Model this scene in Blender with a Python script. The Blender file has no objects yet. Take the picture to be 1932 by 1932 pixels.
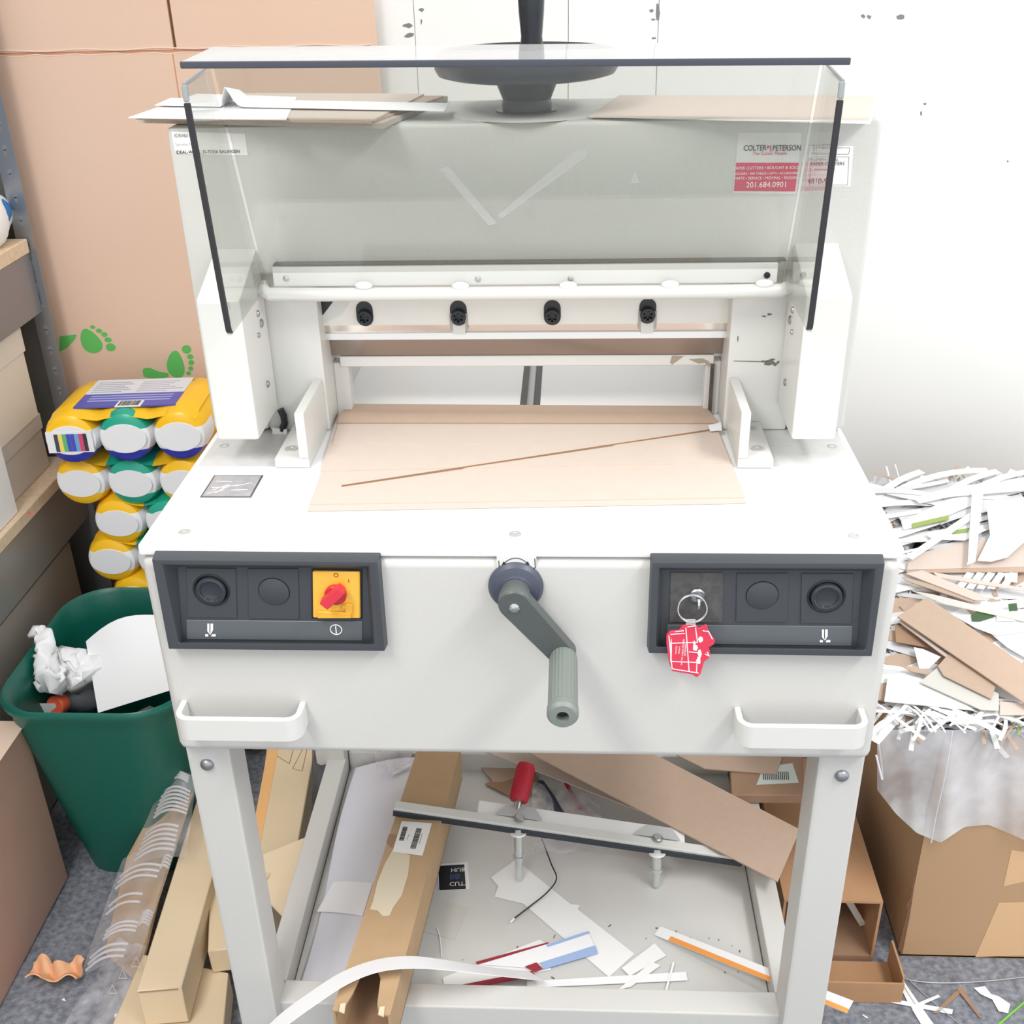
import bpy, bmesh, math, random
from mathutils import Vector, Matrix
random.seed(7)
C = bpy.context.scene.collection
SC = bpy.context.scene

# ------------------------------------------------------------------ camera
CAM = Vector((0.05416, -0.92518, 1.42969)); YAW, PIT, ROL, FPX = 0.05959, 0.48737, -0.02517, 2099.2
cy, sy, cp, sp = math.cos(YAW), math.sin(YAW), math.cos(PIT), math.sin(PIT)
FW = Vector((-sy*cp, cy*cp, -sp)); R0 = Vector((cy, sy, 0)); U0 = R0.cross(FW)
RT = math.cos(ROL)*R0 + math.sin(ROL)*U0; UP = -math.sin(ROL)*R0 + math.cos(ROL)*U0
cam = bpy.data.objects.new('camera', bpy.data.cameras.new('camera')); C.objects.link(cam)
m = Matrix((RT, UP, -FW)).transposed().to_4x4(); m.translation = CAM; cam.matrix_world = m
cam.data.sensor_width = 36; cam.data.lens = FPX/1932*36; cam.data.clip_start = .02
SC.camera = cam
SC.cycles.transparent_max_bounces = 32

# ------------------------------------------------------------------ light
SC.view_settings.view_transform = 'Standard'; SC.view_settings.look = 'None'
SC.view_settings.gamma = 1; SC.view_settings.use_curve_mapping = False
SC.view_settings.exposure = 0.38
w = bpy.data.worlds.new('room_light'); SC.world = w; w.use_nodes = True
w.node_tree.nodes['Background'].inputs[0].default_value = (.97, .985, 1, 1)
w.node_tree.nodes['Background'].inputs[1].default_value = .97
def lamp(name, loc, sx, sy_, power, rot=(0, 0, 0)):
    l = bpy.data.lights.new(name, 'AREA'); l.shape = 'RECTANGLE'; l.size = sx; l.size_y = sy_; l.energy = power
    l.color = (1, .985, .965)
    o = bpy.data.objects.new(name, l); C.objects.link(o); o.location = loc; o.rotation_euler = rot
lamp('ceiling_light', (-.75, -1.0, 2.45), .4, 1.2, 25, (-.2, 0, 0))
lamp('ceiling_light', (1.25, -.7, 2.45), .4, 1.2, 27, (-.1, 0, 0))

# ------------------------------------------------------------------ helpers
def ray(x, y): return RT*((x-966)/FPX) - UP*((y-966)/FPX) + FW
def at(x, y, X=None, Y=None, Z=None):
    d = ray(x, y); i, v = (0, X) if X is not None else (1, Y) if Y is not None else (2, Z)
    return CAM + d*((v-CAM[i])/d[i])
def on(x, y, p0, n):
    d = ray(x, y); return CAM + d*((Vector(p0)-CAM).dot(n)/d.dot(n))
def lin(c): return tuple(((v/255)/12.92 if v/255 <= .04045 else ((v/255+.055)/1.055)**2.4) for v in c)

MATS = {}
def mat(name, rgb, rough=.5, metal=0, noise=None, bump=None, spec=.5, ior=1.5):
    """Principled; noise=(scale, amount, rgb2) mixes a second colour, bump=(scale, strength)."""
    if name in MATS: return MATS[name]
    M = bpy.data.materials.new(name); M.use_nodes = True; N = M.node_tree.nodes; L = M.node_tree.links
    b = N['Principled BSDF']; b.inputs['Base Color'].default_value = (*lin(rgb), 1)
    b.inputs['Roughness'].default_value = rough; b.inputs['Metallic'].default_value = metal
    b.inputs['Specular IOR Level'].default_value = spec
    tc = N.new('ShaderNodeTexCoord')
    if noise:
        n = N.new('ShaderNodeTexNoise'); n.inputs['Scale'].default_value = noise[0]; n.inputs['Detail'].default_value = 6
        L.new(tc.outputs['Object'], n.inputs['Vector'])
        r = N.new('ShaderNodeValToRGB'); r.color_ramp.elements[0].position = .5-.5*noise[3] if len(noise) > 3 else .35
        r.color_ramp.elements[1].position = .5+.5*noise[3] if len(noise) > 3 else .65
        L.new(n.outputs['Fac'], r.inputs['Fac'])
        mx = N.new('ShaderNodeMix'); mx.data_type = 'RGBA'; mx.inputs[6].default_value = (*lin(rgb), 1)
        mx.inputs[7].default_value = (*lin(noise[2]), 1)
        mt = N.new('ShaderNodeMath'); mt.operation = 'MULTIPLY'; mt.inputs[1].default_value = noise[1]
        L.new(r.outputs['Color'], mt.inputs[0]); L.new(mt.outputs[0], mx.inputs['Factor'])
        L.new(mx.outputs[2], b.inputs['Base Color'])
    if bump:
        n = N.new('ShaderNodeTexNoise'); n.inputs['Scale'].default_value = bump[0]; n.inputs['Detail'].default_value = 4
        L.new(tc.outputs['Object'], n.inputs['Vector'])
        bp = N.new('ShaderNodeBump'); bp.inputs['Strength'].default_value = bump[1]; bp.inputs['Distance'].default_value = .002
        L.new(n.outputs['Fac'], bp.inputs['Height']); L.new(bp.outputs[0], b.inputs['Normal'])
    MATS[name] = M; return M
def clear(name, tint, rough=.02, haze=0., hazecol=(255, 255, 255), ior=1.49, noise=None):
    """Thin clear plastic: tinted see-through, mirror by Fresnel, plus some whitish haze."""
    M = bpy.data.materials.new(name); M.use_nodes = True; N = M.node_tree.nodes; L = M.node_tree.links
    N.remove(N['Principled BSDF']); out = N['Material Output']
    t = N.new('ShaderNodeBsdfTransparent'); t.inputs[0].default_value = (*lin(tint), 1)
    d = N.new('ShaderNodeAddShader'); d1 = N.new('ShaderNodeBsdfDiffuse'); d2 = N.new('ShaderNodeBsdfTranslucent')
    hc = tuple(c*.8 for c in lin(hazecol)); d1.inputs[0].default_value = (*hc, 1); d2.inputs[0].default_value = (*(c*.22 for c in hc), 1)
    L.new(d1.outputs[0], d.inputs[0]); L.new(d2.outputs[0], d.inputs[1])
    m1 = N.new('ShaderNodeMixShader'); m1.inputs[0].default_value = haze
    L.new(t.outputs[0], m1.inputs[1]); L.new(d.outputs[0], m1.inputs[2])
    if noise:
        tc = N.new('ShaderNodeTexCoord'); n = N.new('ShaderNodeTexNoise'); n.inputs['Scale'].default_value = noise[0]
        n.inputs['Detail'].default_value = 5; L.new(tc.outputs['Object'], n.inputs['Vector'])
        mr = N.new('ShaderNodeMapRange'); mr.inputs[1].default_value = .35; mr.inputs[2].default_value = .7
        mr.inputs[3].default_value = haze*.4; mr.inputs[4].default_value = noise[1]
        L.new(n.outputs['Fac'], mr.inputs[0]); L.new(mr.outputs[0], m1.inputs[0])
    g = N.new('ShaderNodeBsdfGlossy'); g.inputs['Roughness'].default_value = rough
    f = N.new('ShaderNodeFresnel'); ge = N.new('ShaderNodeNewGeometry'); ir = N.new('ShaderNodeMapRange')
    ir.inputs[3].default_value = ior; ir.inputs[4].default_value = 1/ior
    L.new(ge.outputs['Backfacing'], ir.inputs[0]); L.new(ir.outputs[0], f.inputs[0])
    m2 = N.new('ShaderNodeMixShader'); L.new(f.outputs[0], m2.inputs[0])
    L.new(m1.outputs[0], m2.inputs[1]); L.new(g.outputs[0], m2.inputs[2]); L.new(m2.outputs[0], out.inputs[0])
    MATS[name] = M; return M

class MB:
    def __init__(s): s.v = []; s.f = []; s.m = []
    def add(s, vs, fs, mi=0):
        o = len(s.v); s.v += [Vector(v) for v in vs]
        for f in fs: s.f.append([o+i for i in f]); s.m.append(mi)
        return s
    def box(s, x0, x1, y0, y1, z0, z1, mi=0):
        return s.hexa([(x0,y0,z0),(x1,y0,z0),(x1,y1,z0),(x0,y1,z0),(x0,y0,z1),(x1,y0,z1),(x1,y1,z1),(x0,y1,z1)], mi)
    def hexa(s, p, mi=0):
        return s.add(p, [(3,2,1,0),(4,5,6,7),(0,1,5,4),(1,2,6,5),(2,3,7,6),(3,0,4,7)], mi)
    def obox(s, c, sx, sy_, sz, M, mi=0):
        c = Vector(c); P = []
        for z in (-.5, .5):
            for x, y in ((-.5,-.5),(.5,-.5),(.5,.5),(-.5,.5)): P.append(c + M @ Vector((x*sx, y*sy_, z*sz)))
        return s.hexa(P, mi)
    def prism(s, poly, vec, mi=0):
        n = len(poly); vec = Vector(vec); a = [Vector(p) for p in poly]; b = [p+vec for p in a]
        nor = Vector((0,0,0))
        for i in range(n): nor += (a[i]-a[0]).cross(a[(i+1) % n]-a[0])
        fs = [list(range(n))[::-1], list(range(n, 2*n))] + [[i, (i+1) % n, n+(i+1) % n, n+i] for i in range(n)]
        if nor.dot(vec) < 0: fs = [f[::-1] for f in fs]
        return s.add(a+b, fs, mi)
    def lathe(s, prof, p0, ax, n=28, mi=0, caps=True, sx=1., ref=None):
        ax = Vector(ax).normalized(); r = Vector(ref) if ref else (Vector((1,0,0)) if abs(ax.x) < .8 else Vector((0,1,0)))
        e1 = (r-ax*r.dot(ax)).normalized(); e2 = ax.cross(e1); p0 = Vector(p0); vs = []
        for rad, h in prof:
            for k in range(n):
                a = 2*math.pi*k/n; vs.append(p0+ax*h+e1*(rad*sx*math.cos(a))+e2*(rad*math.sin(a)))
        fs = []
        for j in range(len(prof)-1):
            for k in range(n): fs.append((j*n+k, j*n+(k+1) % n, (j+1)*n+(k+1) % n, (j+1)*n+k))
        if caps: fs += [list(range(n))[::-1], list(range((len(prof)-1)*n, len(prof)*n))]
        return s.add(vs, fs, mi)
    def cyl(s, p0, p1, r0, r1=None, n=24, mi=0):
        p0, p1 = Vector(p0), Vector(p1)
        return s.lathe([(r0, 0), (r0 if r1 is None else r1, (p1-p0).length)], p0, p1-p0, n, mi)
    def tube(s, pts, r, n=8, closed=False, mi=0):
        P = [Vector(p) for p in pts]; k = len(P); vs = []; fs = []; prev = None
        for i in range(k):
            t = (P[(i+1) % k]-P[i-1]) if closed else (P[min(i+1, k-1)]-P[max(i-1, 0)])
            t.normalize()
            if prev is None:
                a = Vector((0,0,1)) if abs(t.z) < .9 else Vector((1,0,0)); prev = (a-t*a.dot(t)).normalized()
            else: prev = (prev-t*prev.dot(t)).normalized()
            e2 = t.cross(prev); rr = r[i] if isinstance(r, (list, tuple)) else r
            for j in range(n):
                a = 2*math.pi*j/n; vs.append(P[i]+prev*rr*math.cos(a)+e2*rr*math.sin(a))
        for i in range(k if closed else k-1):
            for j in range(n):
                i2 = (i+1) % k; fs.append((i*n+j, i*n+(j+1) % n, i2*n+(j+1) % n, i2*n+j))
        if not closed: fs += [list(range(n))[::-1], list(range((k-1)*n, k*n))]
        return s.add(vs, fs, mi)
    def ball(s, c, rx, ry, rz, n=16, mi=0, f=None):
        c = Vector(c); vs = [c+Vector((0,0,-rz))]; fs = []; k = n//2
        for j in range(1, k):
            b = -math.pi/2+math.pi*j/k
            for i in range(n):
                a = 2*math.pi*i/n; vs.append(c+Vector((rx*math.cos(b)*math.cos(a), ry*math.cos(b)*math.sin(a), rz*math.sin(b))))
        vs.append(c+Vector((0,0,rz)))
        for i in range(n): fs.append((0, 1+(i+1) % n, 1+i))
        for j in range(k-2):
            for i in range(n): fs.append((1+j*n+i, 1+j*n+(i+1) % n, 1+(j+1)*n+(i+1) % n, 1+(j+1)*n+i))
        T = len(vs)-1
        for i in range(n): fs.append((1+(k-2)*n+i, 1+(k-2)*n+(i+1) % n, T))
        if f: vs = [f(v) for v in vs]
        return s.add(vs, fs, mi)
    def shell(s, rows, th, mi=0, up=None):
        """A bent sheet: rows of points, thickness th along local normals (two skins and a rim)."""
        nr, nc = len(rows), len(rows[0]); G = [[Vector(p) for p in r] for r in rows]; top = []
        for i in range(nr):
            for j in range(nc):
                du = G[i][min(j+1, nc-1)]-G[i][max(j-1, 0)]; dv = G[min(i+1, nr-1)][j]-G[max(i-1, 0)][j]
                n = du.cross(dv); n = n.normalized() if n.length > 1e-12 else Vector((0,0,1))
                top.append(G[i][j]+n*th)
        bot = [p for r in G for p in r]; k = nr*nc; fs = []
        for i in range(nr-1):
            for j in range(nc-1):
                a, b, c, d = i*nc+j, i*nc+j+1, (i+1)*nc+j+1, (i+1)*nc+j
                fs += [(k+a, k+b, k+c, k+d), (d, c, b, a)]
        rim = [j for j in range(nc)] + [i*nc+nc-1 for i in range(1, nr)] + [(nr-1)*nc+j for j in range(nc-2, -1, -1)] + [i*nc for i in range(nr-2, 0, -1)]
        for q in range(len(rim)):
            a, b = rim[q], rim[(q+1) % len(rim)]; fs.append((a, b, k+b, k+a))
        return s.add(bot+top, fs, mi)
    def sheet(s, rows, mi=0):
        nr, nc = len(rows), len(rows[0])
        return s.add([p for r in rows for p in r], [(i*nc+j, i*nc+j+1, (i+1)*nc+j+1, (i+1)*nc+j) for i in range(nr-1) for j in range(nc-1)], mi)
    def build(s, name, mats, parent=None, bevel=0, seg=2, ang=35, weld=False):
        if not isinstance(mats, (list, tuple)): mats = [mats]
        if parent is not None:
            o0 = parent.matrix_basis.translation.copy(); q = parent.parent
            while q: o0 += q.matrix_basis.translation; q = q.parent
        else:
            lo = Vector((min(v.x for v in s.v), min(v.y for v in s.v), min(v.z for v in s.v)))
            hi = Vector((max(v.x for v in s.v), max(v.y for v in s.v), 0)); o0 = Vector(((lo.x+hi.x)/2, (lo.y+hi.y)/2, lo.z))
        me = bpy.data.meshes.new(name); me.from_pydata([v-o0 for v in s.v], [], s.f); me.update()
        for i, f in enumerate(me.polygons): f.material_index = s.m[i]
        for M in mats: me.materials.append(M)
        if bevel or weld:
            bm = bmesh.new(); bm.from_mesh(me)
            if weld: bmesh.ops.remove_doubles(bm, verts=bm.verts, dist=1e-5)
            if bevel:
                ed = [e for e in bm.edges if len(e.link_faces) == 2 and e.calc_face_angle(0) > .6]
                bmesh.ops.bevel(bm, geom=ed, offset=bevel, segments=seg, profile=.5, affect='EDGES', clamp_overlap=True)
            bm.to_mesh(me); bm.free()
        me.shade_smooth(); me.set_sharp_from_angle(angle=math.radians(ang))
        o = bpy.data.objects.new(name, me); C.objects.link(o)
        if bevel: wn = o.modifiers.new('face_weights', 'WEIGHTED_NORMAL'); wn.keep_sharp = True; wn.weight = 100
        if parent is not None: o.parent = parent
        else: o.location = o0
        return o
def tag(o, label=None, cat=None, group=None, kind=None):
    if label: o['label'] = label
    if cat: o['category'] = cat
    if group: o['group'] = group
    if kind: o['kind'] = kind
    return o
def thing(name, label, cat, loc, group=None):
    o = bpy.data.objects.new(name, None); C.objects.link(o); o.location = loc; o.empty_display_size = .05
    return tag(o, label, cat, group)
def copy_tree(o, parent=None):
    c = o.copy(); C.objects.link(c); c.parent = parent
    for ch in list(o.children): copy_tree(ch, c)
    return c
def text(s, size, org, xd, yd, M, parent, name='lettering', align='CENTER', lift=.0003, wide=1., bold=0.):
    """Flat lettering standing a hair off its surface; org is the baseline point."""
    cu = bpy.data.curves.new('t', 'FONT'); cu.body = s; cu.size = 1; cu.align_x = align; cu.extrude = 0; cu.offset = bold
    cu.resolution_u = 3
    t = bpy.data.objects.new('t', cu); C.objects.link(t)
    dg = bpy.context.evaluated_depsgraph_get(); me = bpy.data.meshes.new_from_object(t.evaluated_get(dg))
    xd, yd = Vector(xd).normalized(), Vector(yd).normalized(); n = xd.cross(yd); org = Vector(org)
    b = MB(); b.add([org+xd*(v.co.x*size*wide)+yd*(v.co.y*size)+n*lift for v in me.vertices], [list(p.vertices) for p in me.polygons])
    bpy.data.objects.remove(t); bpy.data.curves.remove(cu); bpy.data.meshes.remove(me)
    return b.build(name, M, parent)
def pxpoly(pts, **k): return [at(x, y, **k) for x, y in pts]
def rrect(x0, x1, y0, y1, r, n=6):
    out = []
    for cx, cy_, a0 in ((x1-r, y1-r, 0), (x0+r, y1-r, 90), (x0+r, y0+r, 180), (x1-r, y0+r, 270)):
        for i in range(n+1):
            a = math.radians(a0+90*i/n); out.append((cx+r*math.cos(a), cy_+r*math.sin(a)))
    return out

# ------------------------------------------------------------------ materials
PAINT = mat('machine_paint', (205, 204, 200), .42, bump=(900, .12))
PAINT2 = mat('machine_paint_smooth', (216, 216, 212), .35)
TABLE = mat('table_plate', (240, 240, 240), .3)
PANELM = mat('housing_paint', (205, 205, 200), .5, bump=(700, .15))
DARK = mat('dark_plastic', (66, 70, 75), .45, bump=(1500, .08))
DARK2 = mat('dark_plastic_strip', (96, 101, 106), .4)
BLACK = mat('black_plastic', (30, 32, 35), .35)
WHEELM = mat('wheel_plastic', (42, 46, 54), .3)
STEEL = mat('steel', (205, 207, 208), .25, 1)
MIRROR = mat('polished_blade', (214, 206, 200), .14, 1)
DULLST = mat('dull_steel', (168, 170, 172), .4, 1)
YELLOW = mat('switch_yellow', (244, 190, 72), .4)
RED = mat('switch_red', (214, 52, 70), .4)
RED2 = mat('handle_red', (186, 28, 50), .5, noise=(300, .3, (150, 16, 36)))
WHITEP = mat('white_paper', (244, 244, 246), .6)
WHITEP2 = mat('white_card', (241, 241, 240), .6)
GREYP = mat('grey_card', (205, 203, 196), .6)
CHIP = mat('chipboard', (211, 196, 185), .75, noise=(60, .25, (204, 188, 175)))
CHIP2 = mat('chipboard_warm', (189, 165, 146), .75, noise=(80, .3, (179, 155, 136)))
CHIPG = mat('chipboard_grey', (190, 180, 166), .8, noise=(400, .4, (160, 150, 138)))
KRAFT = mat('kraft', (188, 158, 122), .7, noise=(35, .3, (176, 146, 110)))
KRAFT2 = mat('kraft_tan', (222, 202, 170), .65, noise=(20, .2, (214, 192, 158)))
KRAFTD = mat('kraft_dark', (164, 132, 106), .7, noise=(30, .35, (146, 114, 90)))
BIGKRAFT = mat('kraft_pink', (228, 198, 177), .7, noise=(2.5, .5, (216, 178, 153), .9), bump=(400, .08))
PINKB = mat('carton_pinkish', (194, 160, 143), .55, noise=(9, .6, (172, 134, 120), .7))
GREENPR = mat('print_green', (98, 190, 96), .6)
BASKETM = mat('basket_green', (14, 98, 84), .36, bump=(500, .15))
CARPET = mat('carpet', (150, 154, 163), .95, noise=(110, .85, (92, 96, 106), .4), bump=(220, 1.))
WALLM = mat('wall_paint', (242, 242, 239), .6, bump=(60, .06))
WALLG = mat('wall_grey', (176, 172, 166), .7)
GALV = mat('shelf_steel', (150, 152, 156), .38, .7)
GALVD = mat('shelf_steel_dark', (150, 148, 144), .3, .35)
WOODB = mat('particle_board', (226, 204, 176), .75, noise=(120, .5, (198, 168, 132), .4))
INK = mat('ink', (38, 38, 42), .6)
INKG = mat('ink_grey', (128, 128, 130), .6)
INKR = mat('ink_red', (208, 66, 96), .6)
WINK = mat('ink_white', (248, 246, 246), .6)
LABELM = mat('label_white', (240, 240, 238), .45)
BLUEB = mat('blue_box', (120, 138, 166), .6)
BLUE2 = mat('blue_print', (40, 120, 186), .5)
CREAM = mat('cream_carton', (228, 220, 208), .6)
WIPEY = mat('wrap_yellow', (255, 200, 36), .28)
WIPET = mat('wrap_teal', (38, 170, 142), .28)
WIPEW = mat('wrap_white', (240, 241, 244), .28)
WIPEB = mat('wrap_blue', (56, 60, 176), .28)
TISSUE = mat('tissue', (246, 246, 248), .9)
PEEL = mat('orange_peel', (234, 182, 140), .6, noise=(60, .5, (222, 156, 110)))
def banded(name, main, hi, lo, under=None):
    M = mat(name, main, .28); N = M.node_tree.nodes; L = M.node_tree.links; b = N['Principled BSDF']
    tc = N.new('ShaderNodeTexCoord'); sx = N.new('ShaderNodeSeparateXYZ'); L.new(tc.outputs['Object'], sx.inputs[0])
    def cmp(op, sock, v):
        q = N.new('ShaderNodeMath'); q.operation = op; L.new(sock, q.inputs[0]); q.inputs[1].default_value = v; return q.outputs[0]
    def mul(a, c):
        q = N.new('ShaderNodeMath'); q.operation = 'MULTIPLY'; L.new(a, q.inputs[0]); L.new(c, q.inputs[1]); return q.outputs[0]
    band = mul(mul(cmp('LESS_THAN', sx.outputs['Z'], hi), cmp('GREATER_THAN', sx.outputs['Z'], lo)), cmp('LESS_THAN', sx.outputs['Y'], .06))
    def mix(fac, a, c):
        q = N.new('ShaderNodeMix'); q.data_type = 'RGBA'; L.new(fac, q.inputs['Factor'])
        if isinstance(a, tuple): q.inputs[6].default_value = (*lin(a), 1)
        else: L.new(a, q.inputs[6])
        q.inputs[7].default_value = (*lin(c), 1); return q.outputs[2]
    col = mix(band, main, (242, 243, 246))
    if under: col = mix(cmp('LESS_THAN', sx.outputs['Z'], lo), col, under)
    L.new(col, b.inputs['Base Color']); return M
CANS = [banded('wrap_yellow_banded', (255, 200, 36), .019, -.019), banded('wrap_teal_banded', (38, 170, 142), .019, -.019),
        banded('wrap_yellow_label', (255, 200, 36), .016, -.021, (56, 60, 176)), banded('wrap_teal_label', (38, 170, 142), .016, -.021, (56, 60, 176))]
GLASS = clear('guard_clear', (243, 244, 242), .012, .05, (226, 228, 224), 1.5)
FILM = clear('clear_film', (253, 253, 254), .08, .14, (250, 250, 252), 1.45, noise=(16, .34))
BAGM = clear('clear_bag_film', (252, 252, 254), .1, .2, (246, 246, 250), 1.45, noise=(26, .55))
LINER = clear('milky_liner', (250, 250, 251), .15, .72, (250, 250, 252), 1.35, noise=(7, .96))
STRIPM = clear('faint_strip', (252, 252, 252), .2, .16, (240, 242, 238))
BLUES = mat('strip_blue', (160, 184, 224), .6)
ORANGES = mat('strip_orange', (240, 158, 76), .6)
REDS = mat('strip_red', (158, 44, 58), .6)
GREENS = mat('strip_green', (150, 172, 92), .6)
GREEND = mat('strip_dark_green', (62, 92, 56), .6)

# ------------------------------------------------------------------ setting
b = MB(); b.box(-1.36, 2.0, -2.2, 1.06, -.02, 0); tag(b.build('floor', CARPET), 'grey blue speckled office carpet under the machine and the scrap', kind='structure')
wall = bpy.data.objects.new('wall_back', None); C.objects.link(wall); wall.location = (0, 1.02, 0)
tag(wall, 'white painted panel wall behind the paper cutter with scuff marks', kind='structure')
edges = [-1.36, at(785, 100, Y=1.02).x, at(1072, 100, Y=1.02).x, at(1240, 100, Y=1.02).x, 2.0]
for i in range(4):
    b = MB(); b.box(edges[i]+.0004, edges[i+1]-.0004, 1.02, 1.045, 0, 2.6); b.build('wall_panel', WALLM, wall, bevel=.0008, seg=1)
b = MB(); b.box(-1.36, 2.0, 1.0455, 1.06, 0, 2.6); b.build('backing_board', WALLM, wall)
def blob(cx, cy_, w_, h_, n=9, jag=.35):
    out = []
    for i in range(n):
        a = 2*math.pi*i/n; k = 1+random.uniform(-jag, jag); out.append((cx+w_*k*math.cos(a), cy_+h_*k*math.sin(a)))
    return out
for (cx, cy_, w_, h_) in ((770, 48, 11, 5), (772, 67, 9, 5), (795, 18, 5, 4), (795, 40, 1.5, 6), (1241, 24, 4, 16), (1229, 20, 4, 3), (1233, 37, 4, 2), (1234, 72, 4, 2),
                          (1628, 30, 4, 4), (1640, 32, 5, 4), (1698, 32, 8, 4), (1738, 214, 2, 6), (1745, 196, 3, 2), (1901, 304, 2, 2)):
    b = MB(); b.prism(pxpoly(blob(cx, cy_, w_, h_), Y=1.02), (0, -.0004, 0)); b.build('scuff_mark', INKG, wall)
b = MB(); b.box(-1.36, -1.32, -2.2, 1.02, 0, 2.6); tag(b.build('wall_left', WALLG), 'grey wall behind the steel shelving', kind='structure')

# ------------------------------------------------------------------ paper cutter
pc = thing('paper_cutter', 'large off-white stand-mounted guillotine paper cutter with a raised clear safety guard', 'paper cutter', (0, .25, 0))
BX, Z0, ZT = .37, .642, .9
b = MB(); b.box(-BX, BX, 0, .58, Z0, ZT-.013); b.build('body', PAINT, pc, bevel=.011, seg=3)
b = MB(); b.box(-BX+.001, BX-.001, .001, .62, ZT-.012, ZT)
tt = b.build('table_top', TABLE, pc, bevel=.0025, seg=2)
for x, y in ((-.33, .028), (0, .026), (.327, .025), (-.347, .233), (.348, .231)):
    b = MB(); b.lathe([(.0062, -.001), (.0062, .0004), (.0056, .0007), (.003, .0007), (.0026, .0002)], (x, y, ZT), (0, 0, 1), 18)
    b.build('table_screw', mat('screw_grey', (186, 186, 184), .35, .2), tt)
for s in (-1, 1):      # ground steel inlays beside the columns, their grey mostly painted arm box shade
    b = MB(); b.box(min(s*.272, s*.362), max(s*.272, s*.362), .178, .30, ZT-.003, ZT+.0005); b.build('inlay_plate', mat('inlay_shaded', (214, 214, 214), .3, noise=(70, .5, (186, 184, 180), .6)), tt)
# optical window in the table
fr = MB(); z = ZT+.0004; wx0, wx1, wy0, wy1 = -.337, -.282, .103, .156
fr.box(wx0, wx1, wy0, wy1, ZT-.002, z); o = fr.build('window_frame', mat('window_frame', (120, 122, 122), .3, .8), tt)
b = MB(); b.box(wx0+.002, wx1-.002, wy0+.002, wy1-.002, ZT-.001, z+.0003); b.build('sensor_window', mat('sensor_window', (176, 174, 176), .1, noise=(90, .5, (128, 126, 132), .5)), tt)
b = MB()
for i in range(9):
    x, y, a = random.uniform(wx0+.012, wx1-.012), random.uniform(wy0+.012, wy1-.012), random.uniform(0, 3.1)
    b.obox((x, y, z+.0005), .018, .0007, .0003, Matrix.Rotation(a, 3, 'Z'))
b.build('scratch', WHITEP2, tt)
# rear slot with spindle
b = MB(); b.box(-.009, .016, .30, .615, ZT-.004, ZT+.0004); b.build('spindle_slot', BLACK, tt)
b = MB(); b.cyl((.0035, .30, ZT+.0005), (.0035, .612, ZT+.0005), .0048, n=16); b.build('spindle', DULLST, tt)
# stand
for s in (-1, 1):
    for y0 in (.014, .50):
        b = MB(); b.box(min(s*.319, s*.369), max(s*.319, s*.369), y0, y0+.05, 0, Z0+.01)
        lg = b.build('leg', PAINT, pc, bevel=.005)
        if y0 < .1:
            p = at(391, 1442, Y=.014) if s < 0 else at(1588, 1463, Y=.014)
            b = MB(); b.lathe([(.0078, 0), (.0074, .002), (.0056, .0042), (.003, .0052), (.0006, .0056)], (p.x, .014, p.z), (0, -1, 0), 20)
            b.build('bolt', DULLST, lg)
ry = .205
b = MB(); b.box(-.32, .32, .03, .066, .162, ry); tr = b.build('shelf_rail', PAINT, pc, bevel=.003)
for s in (-1, 1):
    b = MB(); b.box(min(s*.318, s*.35), max(s*.318, s*.35), .0645, .52, .162, ry); b.build('shelf_rail', PAINT, pc, bevel=.003)
b = MB(); b.box(-.318, .318, .52, .548, .162, ry); b.build('shelf_rail', PAINT, pc, bevel=.003)
b = MB(); b.box(-.3185, .3185, .066, .52, .162, .17)
b.build('shelf_tray', mat('tray_paint', (212, 211, 208), .45, noise=(14, .35, (192, 190, 184), .5)), pc)
b = MB()
for s in (-1, 1): b.box(min(s*.3165, s*.3178), max(s*.3165, s*.3178), .067, .519, .1701, .1708)  # thin dark lines along the tray's inner corners
for i in range(26):
    x, y = random.uniform(-.1, .3), random.uniform(.08, .2)
    b.obox((x, y, .1704), random.uniform(.001, .006), random.uniform(.0006, .002), .0005, Matrix.Rotation(random.uniform(0, 3), 3, 'Z'))
tag(b.build('dirt_and_corner_line', mat('dirt_and_line', (104, 98, 92), .9), pc), kind='stuff')
# press housing (tower)
TW, TY, TZ = .369, .268, 1.249
b = MB(); b.prism([(-TW, TY, ZT+.004), (-TW, TY, TZ), (TW, TY, TZ), (TW, TY, ZT+.004), (.302, TY, ZT+.004), (.302, TY, 1.09), (-.302, TY, 1.09), (-.302, TY, ZT+.004)], (0, .432-TY, 0)); hs = b.build('press_housing', PANELM, pc, bevel=.006, seg=2)
for s in (-1, 1):
    b = MB(); b.box(min(s*.231, s*.304), max(s*.231, s*.304), .276, .40, ZT+.0005, 1.092); pl = b.build('pillar', PAINT2, pc, bevel=.003)
    # sloped arm box with the guard pivot
    x0, x1 = (-.336, -.2885) if s < 0 else (.2905, .338)
    zf, zb = 1.09, 1.121
    prof = [(.18, .931), (.18, zf), (.265, zb), (.272, zb), (.272, .931)]
    b = MB(); b.prism([(x0, y, z) for y, z in prof], (x1-x0, 0, 0)); ab = b.build('guard_arm_box', PAINT2, pc, bevel=.004, seg=2)
    xs = x1 if s < 0 else x0
    for y, z, r in ((.236, 1.058, .0035), (.245, 1.044, .0048), (.228, 1.036, .0028), (.238, .975, .004)):
        b = MB(); b.lathe([(r, -.001), (r, .0012), (r*.8, .0022), (r*.3, .0022)], (xs, y, z), (-s, 0, 0), 14); b.build('rivet', DULLST, ab)
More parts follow.
